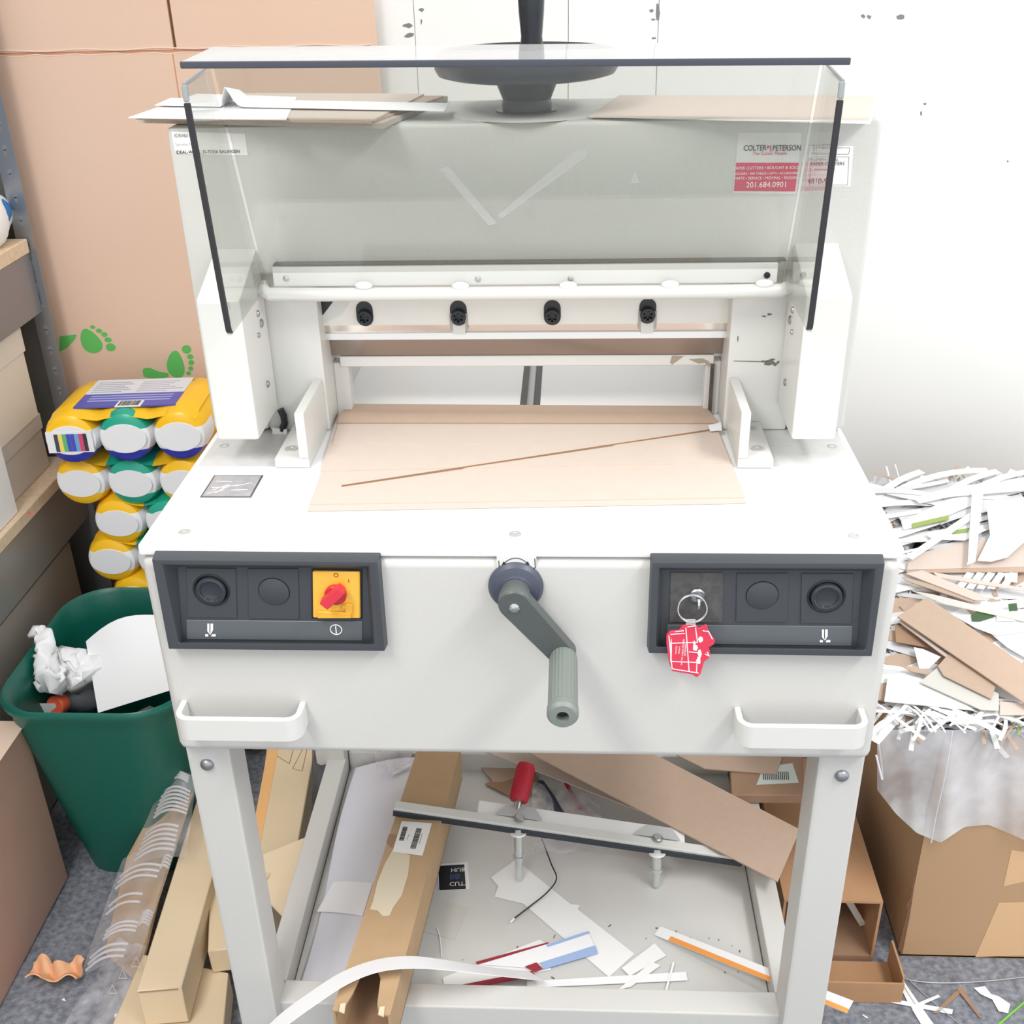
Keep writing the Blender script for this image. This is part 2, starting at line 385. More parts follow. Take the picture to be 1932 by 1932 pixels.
# recessed hub plate, hub hole on the top cover
b = MB(); b.lathe([(.085, 0), (.083, .0012), (.045, .0005), (.034, .0002)], (.005, .345, TZ), (0, 0, 1), 48); b.build('hub_plate', PANELM, hs)
b = MB(); b.lathe([(.033, .0), (.033, .0016)], (.005, .342, TZ), (0, 0, 1), 40); b.build('hub_hole', BLACK, hs)
# guard hinge rail and rod
b = MB(); b.box(-.27, .273, .249, .2545, 1.0835, 1.105); rl = b.build('hinge_rail', PAINT2, pc, bevel=.0012, seg=2)
b = MB(); b.box(-.27, .282, .2545, .269, 1.1052, 1.1064); b.build('rail_gap_shade', mat('groove_shade', (78, 78, 70), .9), rl)  # dark strip painted in for the shadow in the groove above the rail
for x, y in ((540, 525), (902, 526), (1077, 525)):
    p = at(x, y, Y=.249); b = MB(); b.lathe([(.0034, 0), (.0032, .001), (.0018, .0016), (.0014, .0008)], (p.x, .249, p.z), (0, -1, 0), 16); b.build('rail_screw', STEEL, rl)
p = at(1447, 519, Y=.249); b = MB(); b.lathe([(.0034, 0), (.0034, .001), (.002, .001), (.0018, .0002)], (p.x, .249, p.z), (0, -1, 0), 16); tag(b.build('rail_screw', [BLACK], rl), 'dark empty screw socket')
rz = at(1000, 553, Y=.242).z-1.0752; b = MB(); b.tube([Vector(p)+Vector((0, 0, rz)) for p in [(-.284, .262, 1.079), (-.282, .25, 1.0775), (-.274, .243, 1.0755), (-.2, .242, 1.0752), (.2, .242, 1.0752), (.276, .243, 1.0755), (.286, .25, 1.0775), (.288, .264, 1.079)]], .0074, 16); b.build('hinge_rod', PAINT2, pc)
for x, y in ((685, 541), (868, 542), (1072, 541), (1265, 539), (1444, 537)):
    p = at(x, y, Y=.236); b = MB(); b.ball((p.x, .2405, p.z), .0095, .0045, .0045, 14); b.build('plastic_clip', mat('clip', (238, 238, 236), .25), rl)
# knife carrier with bolts in oblong holes
KY = .300
kz = lambda y, Y=KY: at(1000, y, Y=Y).z
b = MB(); b.box(-.231, .231, KY, KY+.028, kz(612), 1.0905); kc = b.build('knife_carrier', mat('carrier', (232, 230, 224), .4), pc)
holes = ((688, 592, 0), (865, 591, 1), (1042, 590, 0), (1222, 587, 1))
for x, y, lng in holes:
    p = at(x, y, Y=KY-.0005)
    def oblong(r, hh, cx, cz, n=10): return [(cx+r*math.cos(math.radians(a)), KY-.0002, cz+hh+r*math.sin(math.radians(a))) for a in [180*i/n for i in range(n+1)]] + [(cx+r*math.cos(math.radians(180+a)), KY-.0002, cz-hh+r*math.sin(math.radians(180+a))) for a in [180*i/n for i in range(n+1)]]
    b = MB(); b.prism(oblong(.0096, .0052, p.x, p.z), (0, -.0006, 0)); hb = b.build('oblong_hole', BLACK, kc)
    b = MB(); c = Vector((p.x, KY-.0008, p.z-.0035)); prof = [(.0086, 0), (.0086, .005), (.0078, .006), (.0056, .006), (.005, .002)]
    b.lathe(prof, c, (0, -1, 0), 22)
    for k in range(6):
        a = math.pi*k/3; b.obox(c+Vector((.0048*math.cos(a), -.0042, .0048*math.sin(a))), .0022, .004, .0022, Matrix.Rotation(-a, 3, 'Y'))
    tag(b.build('knife_bolt', mat('bolt_black', (44, 46, 50), .35, .3), kc))
    if lng:
        b = MB(); b.box(p.x-.0105, p.x-.0072, KY-.0009, KY+.001, kz(622), p.z); b.box(p.x+.0072, p.x+.0105, KY-.0009, KY+.001, kz(622), p.z)
        b.build('slot_lip', mat('worn', (176, 172, 164), .6), kc)
        b = MB(); b.box(p.x-.0072, p.x+.0072, KY-.0007, KY+.001, kz(630), p.z-.012); b.build('slot_face', PAINT2, kc)
za, zb_ = kz(628), kz(612); b = MB(); b.hexa([(-.231, KY+.0035, za), (.231, KY+.0035, za), (.231, KY+.012, za), (-.231, KY+.012, za), (-.231, KY+.002, zb_), (.231, KY+.002, zb_), (.231, KY+.012, zb_), (-.231, KY+.012, zb_)]); b.build('knife_blade', MIRROR, pc)
b = MB(); b.box(-.231, .231, KY+.001, KY+.014, kz(640), kz(628)); b.build('knife_edge', mat('knife_edge', (226, 226, 226), .25, .6), pc)
y2 = .318
z1, z2 = at(1000, 640, Y=y2).z, at(1000, 671, Y=y2).z
b = MB(); b.hexa([(-.231, y2+.0035, z2), (.231, y2+.0035, z2), (.231, y2+.02, z2), (-.231, y2+.02, z2), (-.231, y2-.001, z1+.008), (.231, y2-.001, z1+.008), (.231, y2+.02, z1+.008), (-.231, y2+.02, z1+.008)]); b.build('clamp_face', mat('clamp_polish', (158, 146, 138), .16, 1), pc)
y3 = .3225; z3, z4 = at(1000, 671, Y=y3).z, at(1000, 691, Y=y3).z
b = MB(); b.box(-.222, .222, y3, y3+.055, z4, z3); cb = b.build('clamp_bar', mat('carrier2', (226, 225, 222), .4), pc, bevel=.001, seg=1)
b = MB()
for pts in ([(1268, 671), (1290, 672), (1279, 680), (1268, 688), (1264, 684)], [(1300, 678), (1325, 676), (1340, 683), (1318, 686)], [(1330, 684), (1350, 686), (1350, 690), (1332, 689)]):
    b.prism(pxpoly(pts, Y=y3), (0, -.0004, 0))
b.build('worn_patch', mat('worn_patch', (172, 158, 142), .7), cb)
for s in (-1, 1):
    b = MB(); b.box(min(s*.213, s*.231), max(s*.213, s*.231), .325, .345, ZT, z4+.004); b.build('clamp_guide', PAINT2, pc, bevel=.001, seg=1)
    b = MB(); b.box(min(s*.2312, s*.25), max(s*.2312, s*.25), .40, .60, ZT, 1.05); b.build('rear_cheek', PAINT, pc, bevel=.001, seg=1)
b = MB(); b.box(.2185, .2225, .319, .3235, .905, .965); b.build('worn_slide', mat('slide_dark', (92, 82, 74), .5, noise=(120, .7, (60, 52, 48))), pc)
# dark piston corner at upper left of the opening
b = MB(); b.prism([(-.231, .2965, 1.066), (-.206, .2965, 1.066), (-.224, .2965, 1.044), (-.231, .2965, 1.036)], (0, .003, 0)); b.build('lever_end', BLACK, pc)
b = MB(); b.prism([(-.205, .2972, 1.066), (-.186, .2972, 1.066), (-.210, .2972, 1.036), (-.231, .2972, 1.026), (-.231, .2972, 1.0355), (-.224, .2972, 1.0435)], (0, .0025, 0)); b.build('lever_plate', PAINT2, pc)
# chipped paint on the right pillar
b = MB()
for cx, cy_, w_, h_ in ((1450, 684, 9, 4), (1462, 688, 5, 3), (1441, 682, 5, 1.5), (1457, 678, 4, 2), (1452, 593, 6, 2.2), (1442, 597, 4, 1.4), (1392, 640, 1.5, 5), (1468, 683, 3, 3)):
    b.prism(pxpoly(blob(cx, cy_, w_, h_, 8, .45), Y=.276), (0, -.0004, 0))
b.prism(pxpoly([(1384, 680.5), (1440, 681.5), (1440, 683), (1384, 681.5)], Y=.276), (0, -.0004, 0))
b.build('paint_chip', mat('chip', (112, 112, 100), .8), pc)
# side gauges
for s in (-1, 1):
    x0, x1, xf = s*.2345, s*.245, s*.273
    prof = [(min(x0, x1), ZT), (min(x0, x1), .966), (max(x0, x1), .966), (max(x0, x1), ZT)]
    b = MB(); b.box(min(x0, xf), max(x0, xf), .174, .2755, ZT+.0006, .912); b.box(min(x0, x1), max(x0, x1), .174, .2755, .9121, .966)
    g = b.build('side_gauge', PAINT2, pc, bevel=.0012, seg=2)
    for y in (.20, .255):
        b = MB(); b.lathe([(.0078, 0), (.0074, .0008), (.003, .0008), (.0026, .0002)], (s*.2595, y, .912), (0, 0, 1), 20); b.build('gauge_screw', mat('gauge_screw', (196, 194, 190), .4, .4), g)
# cable with tag by the left column
b = MB(); b.tube(pxpoly([(529, 772), (535, 784), (537, 798), (532, 812)], Y=.2705), .0042, 10); cbl = b.build('cable', BLACK, pc)
b = MB(); p = at(528, 814, Y=.269); b.obox(p, .017, .004, .008, Matrix.Rotation(.1, 3, 'Y')); b.build('cable_tag', LABELM, cbl)
# handwheel on top
hw = Vector((.006, .338, 0))
b = MB(); b.lathe([(.02, 1.247), (.027, 1.252), (.027, 1.258), (.026, 1.262), (.036, 1.286), (.04, 1.29)], (hw.x, hw.y, 0), (0, 0, 1), 36); wh = b.build('handwheel', WHEELM, pc)
b = MB(); b.lathe([(.03, 1.287), (.085, 1.2855), (.094, 1.288), (.0975, 1.294), (.098, 1.304), (.0955, 1.310), (.091, 1.3105), (.086, 1.306), (.03, 1.303)], (hw.x, hw.y, 0), (0, 0, 1), 64); b.build('wheel_disc', WHEELM, wh)
b = MB(); b.lathe([(.012, 1.298), (.0125, 1.312), (.0105, 1.33), (.0125, 1.352), (.0135, 1.372), (.0125, 1.40), (.008, 1.408)], (.0145, .262, 0), (0, 0, 1), 24); b.build('wheel_grip', mat('grip_black', (34, 38, 44), .18), wh)
# crank on the front
b = MB(); b.lathe([(.027, 0), (.027, .003), (.024, .007), (.0165, .009), (.0155, .012)], (.001, 0, .857), (0, -1, 0), 40); cr = b.build('crank', mat('crank_blue', (74, 80, 94), .4), pc)
HC = at(971, 1133, Y=-.034)
b = MB(); b.lathe([(.0145, 0), (.0145, .018), (.0155, .02), (.0155, .034), (.014, .036)], (.001, 0, .857), (0, -1, 0), 30); b.build('crank_hub', mat('crank_grey', (96, 102, 100), .4), cr)
p2 = at(1063, 1238, Y=-.034); c1 = Vector((.001, -.022, .857)); c2 = Vector((p2.x, -.022, p2.z))
d = (c2-c1).normalized(); n = Vector((d.z, 0, -d.x))
pts = []
for i in range(13):
    a = math.pi*i/12; pts.append(c1 - d*(.0152*math.sin(a)) - n*(.0152*math.cos(a)))
for i in range(13):
    a = math.pi*i/12; pts.append(c2 + d*(.0125*math.sin(a)) + n*(.0125*math.cos(a)))
b = MB(); b.prism(pts, (0, -.0145, 0)); b.build('crank_arm', mat('crank_arm', (80, 86, 84), .4), cr, bevel=.001, seg=1)
b = MB(); b.lathe([(.0052, 0), (.005, .0016), (.003, .0026), (.0006, .0028)], (.001, -.036, .855), (0, -1, 0), 18); b.box(-.0042, .0062, -.0391, -.0388, .8544, .8556, 0); b.build('crank_screw', STEEL, cr)
gz = c2.z; b = MB(); prof = [(.0105, .034), (.0118, .037)]
ge_ = -at(1060, 1353, Z=gz).y
prof = [(.0115, .034), (.0132, .037), (.0138, .040), (.0138, ge_-.013), (.0145, ge_-.011), (.0145, ge_-.004), (.012, ge_-.0004), (.0058, ge_), (.0054, ge_-.009)]
b.lathe(prof, (c2.x, 0, gz), (0, -1, 0), 48)
for i, v in enumerate(b.v):
    j, k = divmod(i, 48)
    if 1 <= j <= 3 and k % 2: b.v[i] = Vector((c2.x, v.y, gz)) + (v-Vector((c2.x, v.y, gz)))*.965
b.build('crank_grip', mat('crank_grip', (122, 130, 124), .5), cr, ang=15)
b = MB(); b.cyl((c2.x, -ge_+.0085, gz), (c2.x, -ge_+.0075, gz), .0053, n=20); b.build('grip_hole', mat('grip_hole', (34, 44, 38), .6), cr)
# direction sticker over the crank
b = MB(); b.prism(pxpoly([(937, 1047), (1012, 1047), (1012, 1074), (937, 1074)], Y=0), (0, -.0003, 0)); st = b.build('direction_sticker', mat('sticker_clear', (226, 226, 223), .4), pc)
b = MB(); arc = [at(973+30*math.sin(t), 1083-32*math.cos(t)+2, Y=-.0005) for t in [-.75+1.5*i/14 for i in range(15)]]; b.tube(arc, .0004, 5)
for q, sgn in ((arc[0], -1), (arc[-1], 1)): b.prism([q+Vector((sgn*.003, 0, -.0026)), q+Vector((-sgn*.001, 0, -.001)), q+Vector((sgn*.0012, 0, .0015))], (0, -.0003, 0))
for xx, yy, xe, ye in ((941, 1058, 942, 1073), (1009, 1054, 1010, 1072), (998, 1071, 1010, 1072)): b.tube([at(xx, yy, Y=-.0005), at(xe, ye, Y=-.0005)], .0004, 4)
b.build('printed_arrow', INK, st)
# pull handles
for s in (-1, 1):
    xa, xb = (-.355, -.2225) if s < 0 else (.2225, .3535)
    r = .016; dep = .033; th = .0062
    def path(off):
        P = [(xa+off, 0)]
        for i in range(7): a = math.radians(180+90*i/6); P.append((xa+off+(r-off)+(r-off)*math.cos(a), -dep+off+(r-off)+(r-off)*math.sin(a)))
        for i in range(7): a = math.radians(270+90*i/6); P.append((xb-off-(r-off)+(r-off)*math.cos(a), -dep+off+(r-off)+(r-off)*math.sin(a)))
        P.append((xb-off, 0)); return P
    o_, i_ = path(0), path(th); z0, z1 = .6855, .7135; b = MB(); k = len(o_)
    vs = [(x, y, z0) for x, y in o_]+[(x, y, z1) for x, y in o_]+[(x, y, z0) for x, y in i_]+[(x, y, z1) for x, y in i_]; fs = []
    for i in range(k-1): fs += [(i, i+1, k+i+1, k+i), (3*k+i, 3*k+i+1, 2*k+i+1, 2*k+i), (k+i, k+i+1, 3*k+i+1, 3*k+i), (2*k+i, 2*k+i+1, i+1, i)]
    fs += [(0, k, 3*k, 2*k), (k-1, 3*k-1, 4*k-1, 2*k-1)]
    b.add(vs, fs); b.build('pull_handle', PAINT2, pc, bevel=.0008, seg=1)

# control panels
def control_panel(outer, inner, floor_):
    F, I = -.013, -.0015
    O = pxpoly(outer, Y=F); Ii = pxpoly(inner, Y=F); G = pxpoly(floor_, Y=I)
    B = [Vector((p.x, 0.001, p.z)) for p in O]; s_ = .0012
    B = [Vector((B[0].x-s_, .001, B[0].z+.002)), Vector((B[1].x+s_, .001, B[1].z+.002)), Vector((B[2].x+s_, .001, B[2].z-s_)), Vector((B[3].x-s_, .001, B[3].z-s_))]
    b = MB(); vs = B+O+Ii+G; fs = []
    for i in range(4):
        j = (i+1) % 4; fs += [(i, 4+i, 4+j, j)[::-1], (4+i, 8+i, 8+j, 4+j)[::-1], (8+i, 12+i, 12+j, 8+j)[::-1]]
    fs.append((12, 13, 14, 15)[::-1])
    b.add(vs, fs); return b.build('control_panel', DARK, pc, bevel=.0012, seg=2, ang=25)
FLY = -.0015
def sq(cp_, px, name, M, dep=.0012, bev=.0004):
    b = MB(); P = pxpoly(px, Y=FLY); b.prism([(p.x, FLY, p.z) for p in P], (0, -dep, 0)); return b.build(name, M, cp_, bevel=bev, seg=1)
def round_button(cp_, x, y, r=.0185):
    p = at(x, y, Y=FLY-.0012)
    b = MB(); b.lathe([(r, 0), (r, .0006), (r*.93, .001), (r*.86, .0005), (r*.84, -.0003)], (p.x, FLY-.0012, p.z), (0, -1, 0), 40); b.build('button_ring', BLACK, cp_)
    b = MB(); b.lathe([(r*.82, 0), (r*.8, .003), (r*.66, .0036), (r*.6, .003), (r*.58, .0012), (r*.4, .0006), (r*.2, .0003), (r*.02, .0002)], (p.x, FLY-.0012, p.z), (0, -1, 0), 40); b.build('push_button', mat('button', (52, 56, 62), .2), cp_)
def blank_disc(cp_, x, y, r=.0158):
    p = at(x, y, Y=FLY-.0012); b = MB(); b.lathe([(r, 0), (r, .0004), (r*.96, .0002), (r*.95, -.0002)], (p.x, FLY-.0012, p.z), (0, -1, 0), 40); b.build('blank_groove', BLACK, cp_)
    b = MB(); b.lathe([(r*.95, 0), (r*.95, .0007), (r*.93, .0009)], (p.x, FLY-.0012, p.z), (0, -1, 0), 40); b.build('blank_disc', DARK, cp_)
def knife_icon(cp_, x, y):
    b = MB(); Yi = FLY-.0015
    for pts in ([(-7, -12), (-3, -12), (-3, 3), (-1, 9), (-7, 2)], [(-1, -12), (4, -12), (4, 0), (-1, 9)], [(-11, 8), (-5, 8), (-5, 12), (-11, 12)], [(2, 8), (9, 8), (9, 12), (0, 12)]):
        b.prism([Vector((q.x, Yi, q.z)) for q in pxpoly([(x+a, y+c) for a, c in pts], Y=FLY)], (0, -.0003, 0))
    b.build('knife_symbol', WINK, cp_)
cpl = control_panel([(286, 1056), (712, 1060), (726, 1229), (318, 1225)], [(306, 1066), (697, 1069), (706, 1216), (337, 1213)], [(336, 1070), (691, 1072), (701, 1212), (343, 1210)])
sq(cpl, [(352, 1071), (445, 1072), (448, 1165), (354, 1164)], 'button_plate', DARK)
sq(cpl, [(468, 1072), (563, 1072), (565, 1167), (470, 1166)], 'blank_plate', DARK)
round_button(cpl, 399, 1113); blank_disc(cpl, 517, 1116)
sq(cpl, [(352, 1169), (684, 1172), (684, 1208), (353, 1205)], 'legend_strip', DARK2, .001)
knife_icon(cpl, 399, 1187)
p = at(634, 1188, Y=FLY-.0014); b = MB(); b.tube([(p.x+.0058*math.cos(t), FLY-.0014, p.z+.0058*math.sin(t)) for t in [2*math.pi*i/28 for i in range(28)]], .0005, 6, True); b.box(p.x-.0005, p.x+.0005, FLY-.0018, FLY-.0012, p.z-.0044, p.z+.0044); b.build('power_symbol', WINK, cpl)
sq(cpl, [(588, 1072), (684, 1073), (684, 1168), (588, 1167)], 'switch_recess', BLACK, .0006)
sq(cpl, [(591, 1075), (680, 1076), (681, 1163), (592, 1162)], 'switch_plate', YELLOW, .004, .001)
Ys = FLY-.004
p = at(634, 1120, Y=Ys); b = MB(); b.lathe([(.0108, 0), (.0108, .004), (.0098, .005)], (p.x, Ys, p.z), (0, -1, 0), 30); b.build('switch_base', mat('switch_dred', (196, 44, 56), .4), cpl)
a_, e_ = at(646, 1105, Y=Ys-.004), at(606, 1147, Y=Ys-.012); d = (e_-a_); d.y = 0; L_ = d.length; d.normalize(); n = Vector((d.z, 0, -d.x))
b = MB(); hw_ = .0052; b.prism([a_-d*.001+n*hw_*.8, a_-d*.001-n*hw_*.8, a_+d*.003-n*hw_, a_+d*(L_-.004)-n*hw_, a_+d*(L_-.004)+n*hw_, a_+d*.003+n*hw_], (0, -.011, 0)); b.build('switch_knob', RED, cpl, bevel=.001, seg=2)
b = MB()
for pts in ([(600, 1151), (664, 1154), (664, 1164), (600, 1164)], [(652, 1137), (666, 1138), (666, 1156), (652, 1154)], [(645, 1140), (654, 1138), (654, 1146), (645, 1147)]): b.prism([Vector((q.x, Ys, q.z)) for q in pxpoly(pts, Y=Ys)], (0, -.003, 0))
b.build('lockout_tab', mat('switch_yellow2', (236, 178, 56), .4), cpl, bevel=.0006, seg=1)
b = MB(); p = at(634, 1085, Y=Ys); b.tube([(p.x+.002*math.cos(t), Ys-.0002, p.z+.002*math.sin(t)) for t in [2*math.pi*i/20 for i in range(20)]], .0004, 5, True); p = at(658, 1096, Y=Ys); b.box(p.x-.0003, p.x+.0003, Ys-.0005, Ys, p.z-.0018, p.z+.0018); b.build('switch_mark', mat('mark', (140, 70, 30), .6), cpl)
cpr = control_panel([(1231, 1061), (1670, 1063), (1645, 1239), (1224, 1233)], [(1243, 1072), (1652, 1074), (1634, 1226), (1238, 1220)], [(1250, 1076), (1626, 1077), (1616, 1224), (1246, 1219)])
sq(cpr, [(1265, 1079), (1364, 1080), (1363, 1174), (1263, 1173)], 'lock_plate', mat('lock_plate', (74, 74, 76), .6, noise=(160, .5, (104, 100, 96), .3)), .001)
sq(cpr, [(1390, 1081), (1487, 1081), (1485, 1173), (1388, 1172)], 'blank_plate', DARK)
sq(cpr, [(1512, 1081), (1610, 1082), (1607, 1176), (1510, 1175)], 'button_plate', DARK)
blank_disc(cpr, 1438, 1123); round_button(cpr, 1559, 1125)
sq(cpr, [(1259, 1178), (1608, 1181), (1606, 1218), (1257, 1213)], 'legend_strip', DARK2, .001)
knife_icon(cpr, 1557, 1198)
LK = at(1315, 1121, Y=FLY-.001); b = MB(); b.lathe([(.0078, 0), (.0078, .0035), (.0066, .005), (.0056, .0045), (.0052, .003)], (LK.x, FLY-.001, LK.z), (0, -1, 0), 30); b.build('lock_cylinder', STEEL, cpr)

# stickers on the housing
SY = TY-.0006
def sticker(pts, M, name='sticker'):
    P = pxpoly(pts, Y=TY); b = MB(); b.prism([Vector((p.x, TY+.0002, p.z)) for p in P], (0, -.0006, 0)); return b.build(name, M, pc)
XD, ZD = Vector((1, 0, 0)), Vector((0, 0, 1))
def tline(s, x, y, size, M, par, Y=SY, align='CENTER', wide=1., bold=0., xd=XD, yd=ZD):
    p = at(x, y, Y=Y); return text(s, size, (p.x, Y, p.z), xd, yd, M, par, align=align, wide=wide, bold=bold)
s1 = sticker([(323, 248), (462, 252), (468, 293), (331, 290)], LABELM)
tline('IDEAL', 329, 259, .005, INKG, s1, align='LEFT'); tline('4810', 347, 259, .005, mat('ink_faint', (190, 190, 190), .6), s1, align='LEFT')
tline('Service No.', 331, 275, .0046, mat('ink_faint', (190, 190, 190), .6), s1, align='LEFT'); tline('IDEAL-WERK, D-72336 BALINGEN', 332, 290, .0046, INK, s1, align='LEFT', wide=1.0, bold=.01)
s2 = sticker([(1393, 250), (1512, 250), (1502, 366), (1382, 365)], mat('label_grey', (222, 222, 218), .45))
b = MB(); b.prism([Vector((p.x, SY, p.z)) for p in pxpoly([(1389, 307), (1507, 307), (1500, 361), (1385, 360)], Y=SY)], (0, -.0002, 0)); b.build('red_band', INKR, s2)
tline('COLTER', 1424, 284, .0078, INK, s2, wide=.8, bold=.012); tline('PETERSON', 1484, 284, .0078, INK, s2, wide=.78, bold=.012)
b = MB()
for pts in ([(1447, 275), (1452, 275), (1452, 277), (1449, 281), (1447, 281)], [(1453, 275), (1455, 275), (1455, 286), (1453, 286)]): b.prism([Vector((p.x, SY, p.z)) for p in pxpoly(pts, Y=SY)], (0, -.0003, 0))
b.build('emblem', INKR, s2)
tline('The Cutter People', 1452, 292, .0046, INKR, s2)
for s_, y, sz in (('PAPER CUTTERS • BOUGHT & SOLD', 319, .0042), ('JOGGERS • AIR TABLES • LIFTS • ACCESSORIES', 329, .0033), ('PARTS • SERVICE • MOVING • RIGGING', 338, .0039), ('201.684.0901', 353, .0078)):
    p = at(1446, y, Y=SY); text(s_, sz, (p.x, SY-.0003, p.z), XD, ZD, WINK, s2)
s3 = sticker([(1528, 275), (1610, 276), (1604, 352), (1520, 351)], LABELM)
b = MB()
for x0, y0, x1, y1 in ((1531, 296, 1602, 349), (1537, 279, 1604, 291)):
    for pa, pb in (((x0, y0), (x1, y0)), ((x1, y0), (x1-3, y1)), ((x1-3, y1), (x0-4, y1)), ((x0-4, y1), (x0, y0))): b.tube([at(*pa, Y=SY), at(*pb, Y=SY)], .0002, 4)
b.build('printed_frame', INKG, s3)
tline('TRIUMPH IDEAL', 1553, 304, .0044, INK, s3); tline('PAPER CUTTERS', 1561, 312, .0048, INK, s3); tline('Authorized Dealer', 1556, 321, .0028, INKG, s3); tline('4810-95', 1545, 347, .0085, INK, s3, wide=.85)

# raised safety guard
GF0, GF1 = Vector((0, .088, 1.310)), Vector((0, .110, 1.079))          # wing front edge, top and bottom
GB0, GB1 = Vector((0, .168, 1.328)), Vector((0, .255, 1.0805))         # back pane, top and bottom
GX = .2855; T_ = .0045
gd = MB(); nb = Vector((0, 1, 0))
def qd(y0z0, y1z1, x0, x1): return [(x0, *y0z0), (x1, *y0z0), (x1, *y1z1), (x0, *y1z1)]
gd.prism(qd((GB1.y, GB1.z+.002), (GB0.y, GB0.z-.006), -GX+.006, GX-.006), (0, T_, .0015)); sg = gd.build('safety_guard', GLASS, pc)
for s in (-1, 1):
    x = s*GX; GF0 = Vector((0, .088, 1.310 if s < 0 else 1.3035))
    poly = [(x, GF1.y+.004, GF1.z-.004), (x, GB1.y-.008, GB1.z-.001), (x, GB1.y-.003, GB1.z+.004), (x, GB0.y-.003, GB0.z-.012), (x, GB0.y-.006, GF0.z+.004), (x, GF0.y+.002, GF0.z), (x, GF0.y+.0015, GF0.z-.004)]
    b = MB(); b.prism(poly, (-s*T_, 0, 0)); b.build('side_wing', GLASS, sg)
    # black front edge
    a0, a1 = Vector((x, GF0.y, GF0.z-.014)), Vector((x, GF1.y, GF1.z+.004)); dv = Vector((0, .0036, 0)); e = MB()
    P = [a0, a1, a1+Vector((0, .0012, -.004)), a1+Vector((0, .005, -.0068)), a1+Vector((0, .0075, -.006)), a1+Vector((0, .0042, -.002)), a1+dv, a0+dv]
    e.prism(P, (-s*.0056, 0, 0)); e.build('edge_strip', mat('edge_black', (44, 44, 48), .5), sg, bevel=.0006, seg=1)
    b = MB(); b.box(min(x, x-s*.0056), max(x, x-s*.0056), GF0.y-.0005, GF0.y+.003, GF0.z-.013, GF0.z+.001); b.build('edge_corner', mat('edge_grey', (150, 154, 156), .2), sg, bevel=.0015)
    b = MB(); b.tube([(x-s*.002, GF0.y+.002, GF0.z+.001), (x-s*.002, GB0.y-.01, GF0.z+.0065)], .0016, 8); b.build('wing_top_edge', mat('edge_grey', (150, 154, 156), .2), sg)
TF = [at(341, 128, Y=.085), at(1604, 121, Y=.085), at(1566, 88, Y=.170), at(401, 99, Y=.170)]
b = MB(); b.prism(TF, (0, 0, .0045)); tag(b.build('top_pane', clear('guard_hazy', (246, 246, 246), .02, .42, (252, 252, 252), 1.5), sg), 'hazy clear top pane')  # whitish haze mixed into the top pane
b = MB(); k_ = Vector((0, -.0018, -.0006)); b.prism([TF[0]+k_, TF[1]+k_, TF[1]+k_+Vector((0, 0, .0058)), TF[0]+k_+Vector((0, 0, .0058))], (0, .0022, 0)); b.build('edge_strip', mat('edge_blue', (64, 68, 80), .45), sg, bevel=.001, seg=2)
def pane_pt(x, y):
    nrm = Vector((0, GB0.z-GB1.z, -(GB0.y-GB1.y))).normalized(); return on(x, y, GB1, nrm) - nrm*.0012, nrm
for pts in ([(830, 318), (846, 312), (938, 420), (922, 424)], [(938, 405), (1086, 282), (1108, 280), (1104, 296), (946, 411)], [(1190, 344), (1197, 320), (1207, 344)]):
    P = [pane_pt(*q) for q in pts]; b = MB(); b.prism([p for p, _ in P], -P[0][1]*.0002); tag(b.build('tape_strip', STRIPM, sg), 'faint clear strip on the pane')  # faint whitish strips laid over the main pane

# ------------------------------------------------------------------ key, ring and fob
kr = thing('key_ring', 'key left in the cutter lock with split ring and red rubber fob', 'keys', (LK.x, -.02, LK.z-.05))
b = MB(); b.box(LK.x-.0011, LK.x+.0011, -.013, -.0062, LK.z-.004, LK.z+.003); b.lathe([(.0065, -.0011), (.0065, .0011)], (LK.x, -.0165, LK.z-.001), (1, 0, 0), 20); b.build('key', STEEL, kr)
rc = at(1306, 1147, Y=-.02); b = MB(); Rr = .0138
for k in range(2): b.tube([(rc.x+Rr*math.cos(t), -.0205-.0016*k+.004*math.sin(t), rc.z+Rr*.92*math.sin(t)) for t in [2*math.pi*i/40 for i in range(40)]], .0008, 8, True)
b.build('split_ring', STEEL, kr)
FY = -.0175
fob_px = [(1288, 1178), (1300, 1176), (1312, 1178), (1318, 1183), (1332, 1176), (1337, 1190), (1349, 1206), (1346, 1214), (1337, 1219), (1340, 1232), (1337, 1240), (1328, 1246), (1321, 1270), (1314, 1276), (1305, 1270), (1268, 1264), (1262, 1248), (1257, 1212), (1257, 1196), (1264, 1189), (1281, 1187)]
FP = [Vector((p.x, FY, p.z)) for p in pxpoly(fob_px, Y=FY)]
b = MB(); b.prism(FP, (0, -.0025, 0)); fb = b.build('rubber_fob', mat('fob_red', (220, 58, 84), .45), kr, bevel=.0005, seg=1)
b = MB(); FY2 = FY-.0025
def seg(a, c, r=.0004): b.tube([at(*a, Y=FY2), at(*c, Y=FY2)], r, 4)
for a, c in (((1262, 1199), (1268, 1262)), ((1268, 1262), (1318, 1270)), ((1265, 1197), (1292, 1195)), ((1274, 1192), (1290, 1190)), ((1264, 1214), (1316, 1212)), ((1294, 1184), (1300, 1266)), ((1266, 1248), (1316, 1250)), ((1312, 1184), (1316, 1212)), ((1297, 1183), (1313, 1181)), ((1300, 1230), (1322, 1232)), ((1336, 1190), (1344, 1206)), ((1326, 1190), (1336, 1192)), ((1330, 1234), (1338, 1238)), ((1334, 1230), (1338, 1238)), ((1315, 1250), (1314, 1270))): seg(a, c, .0005)
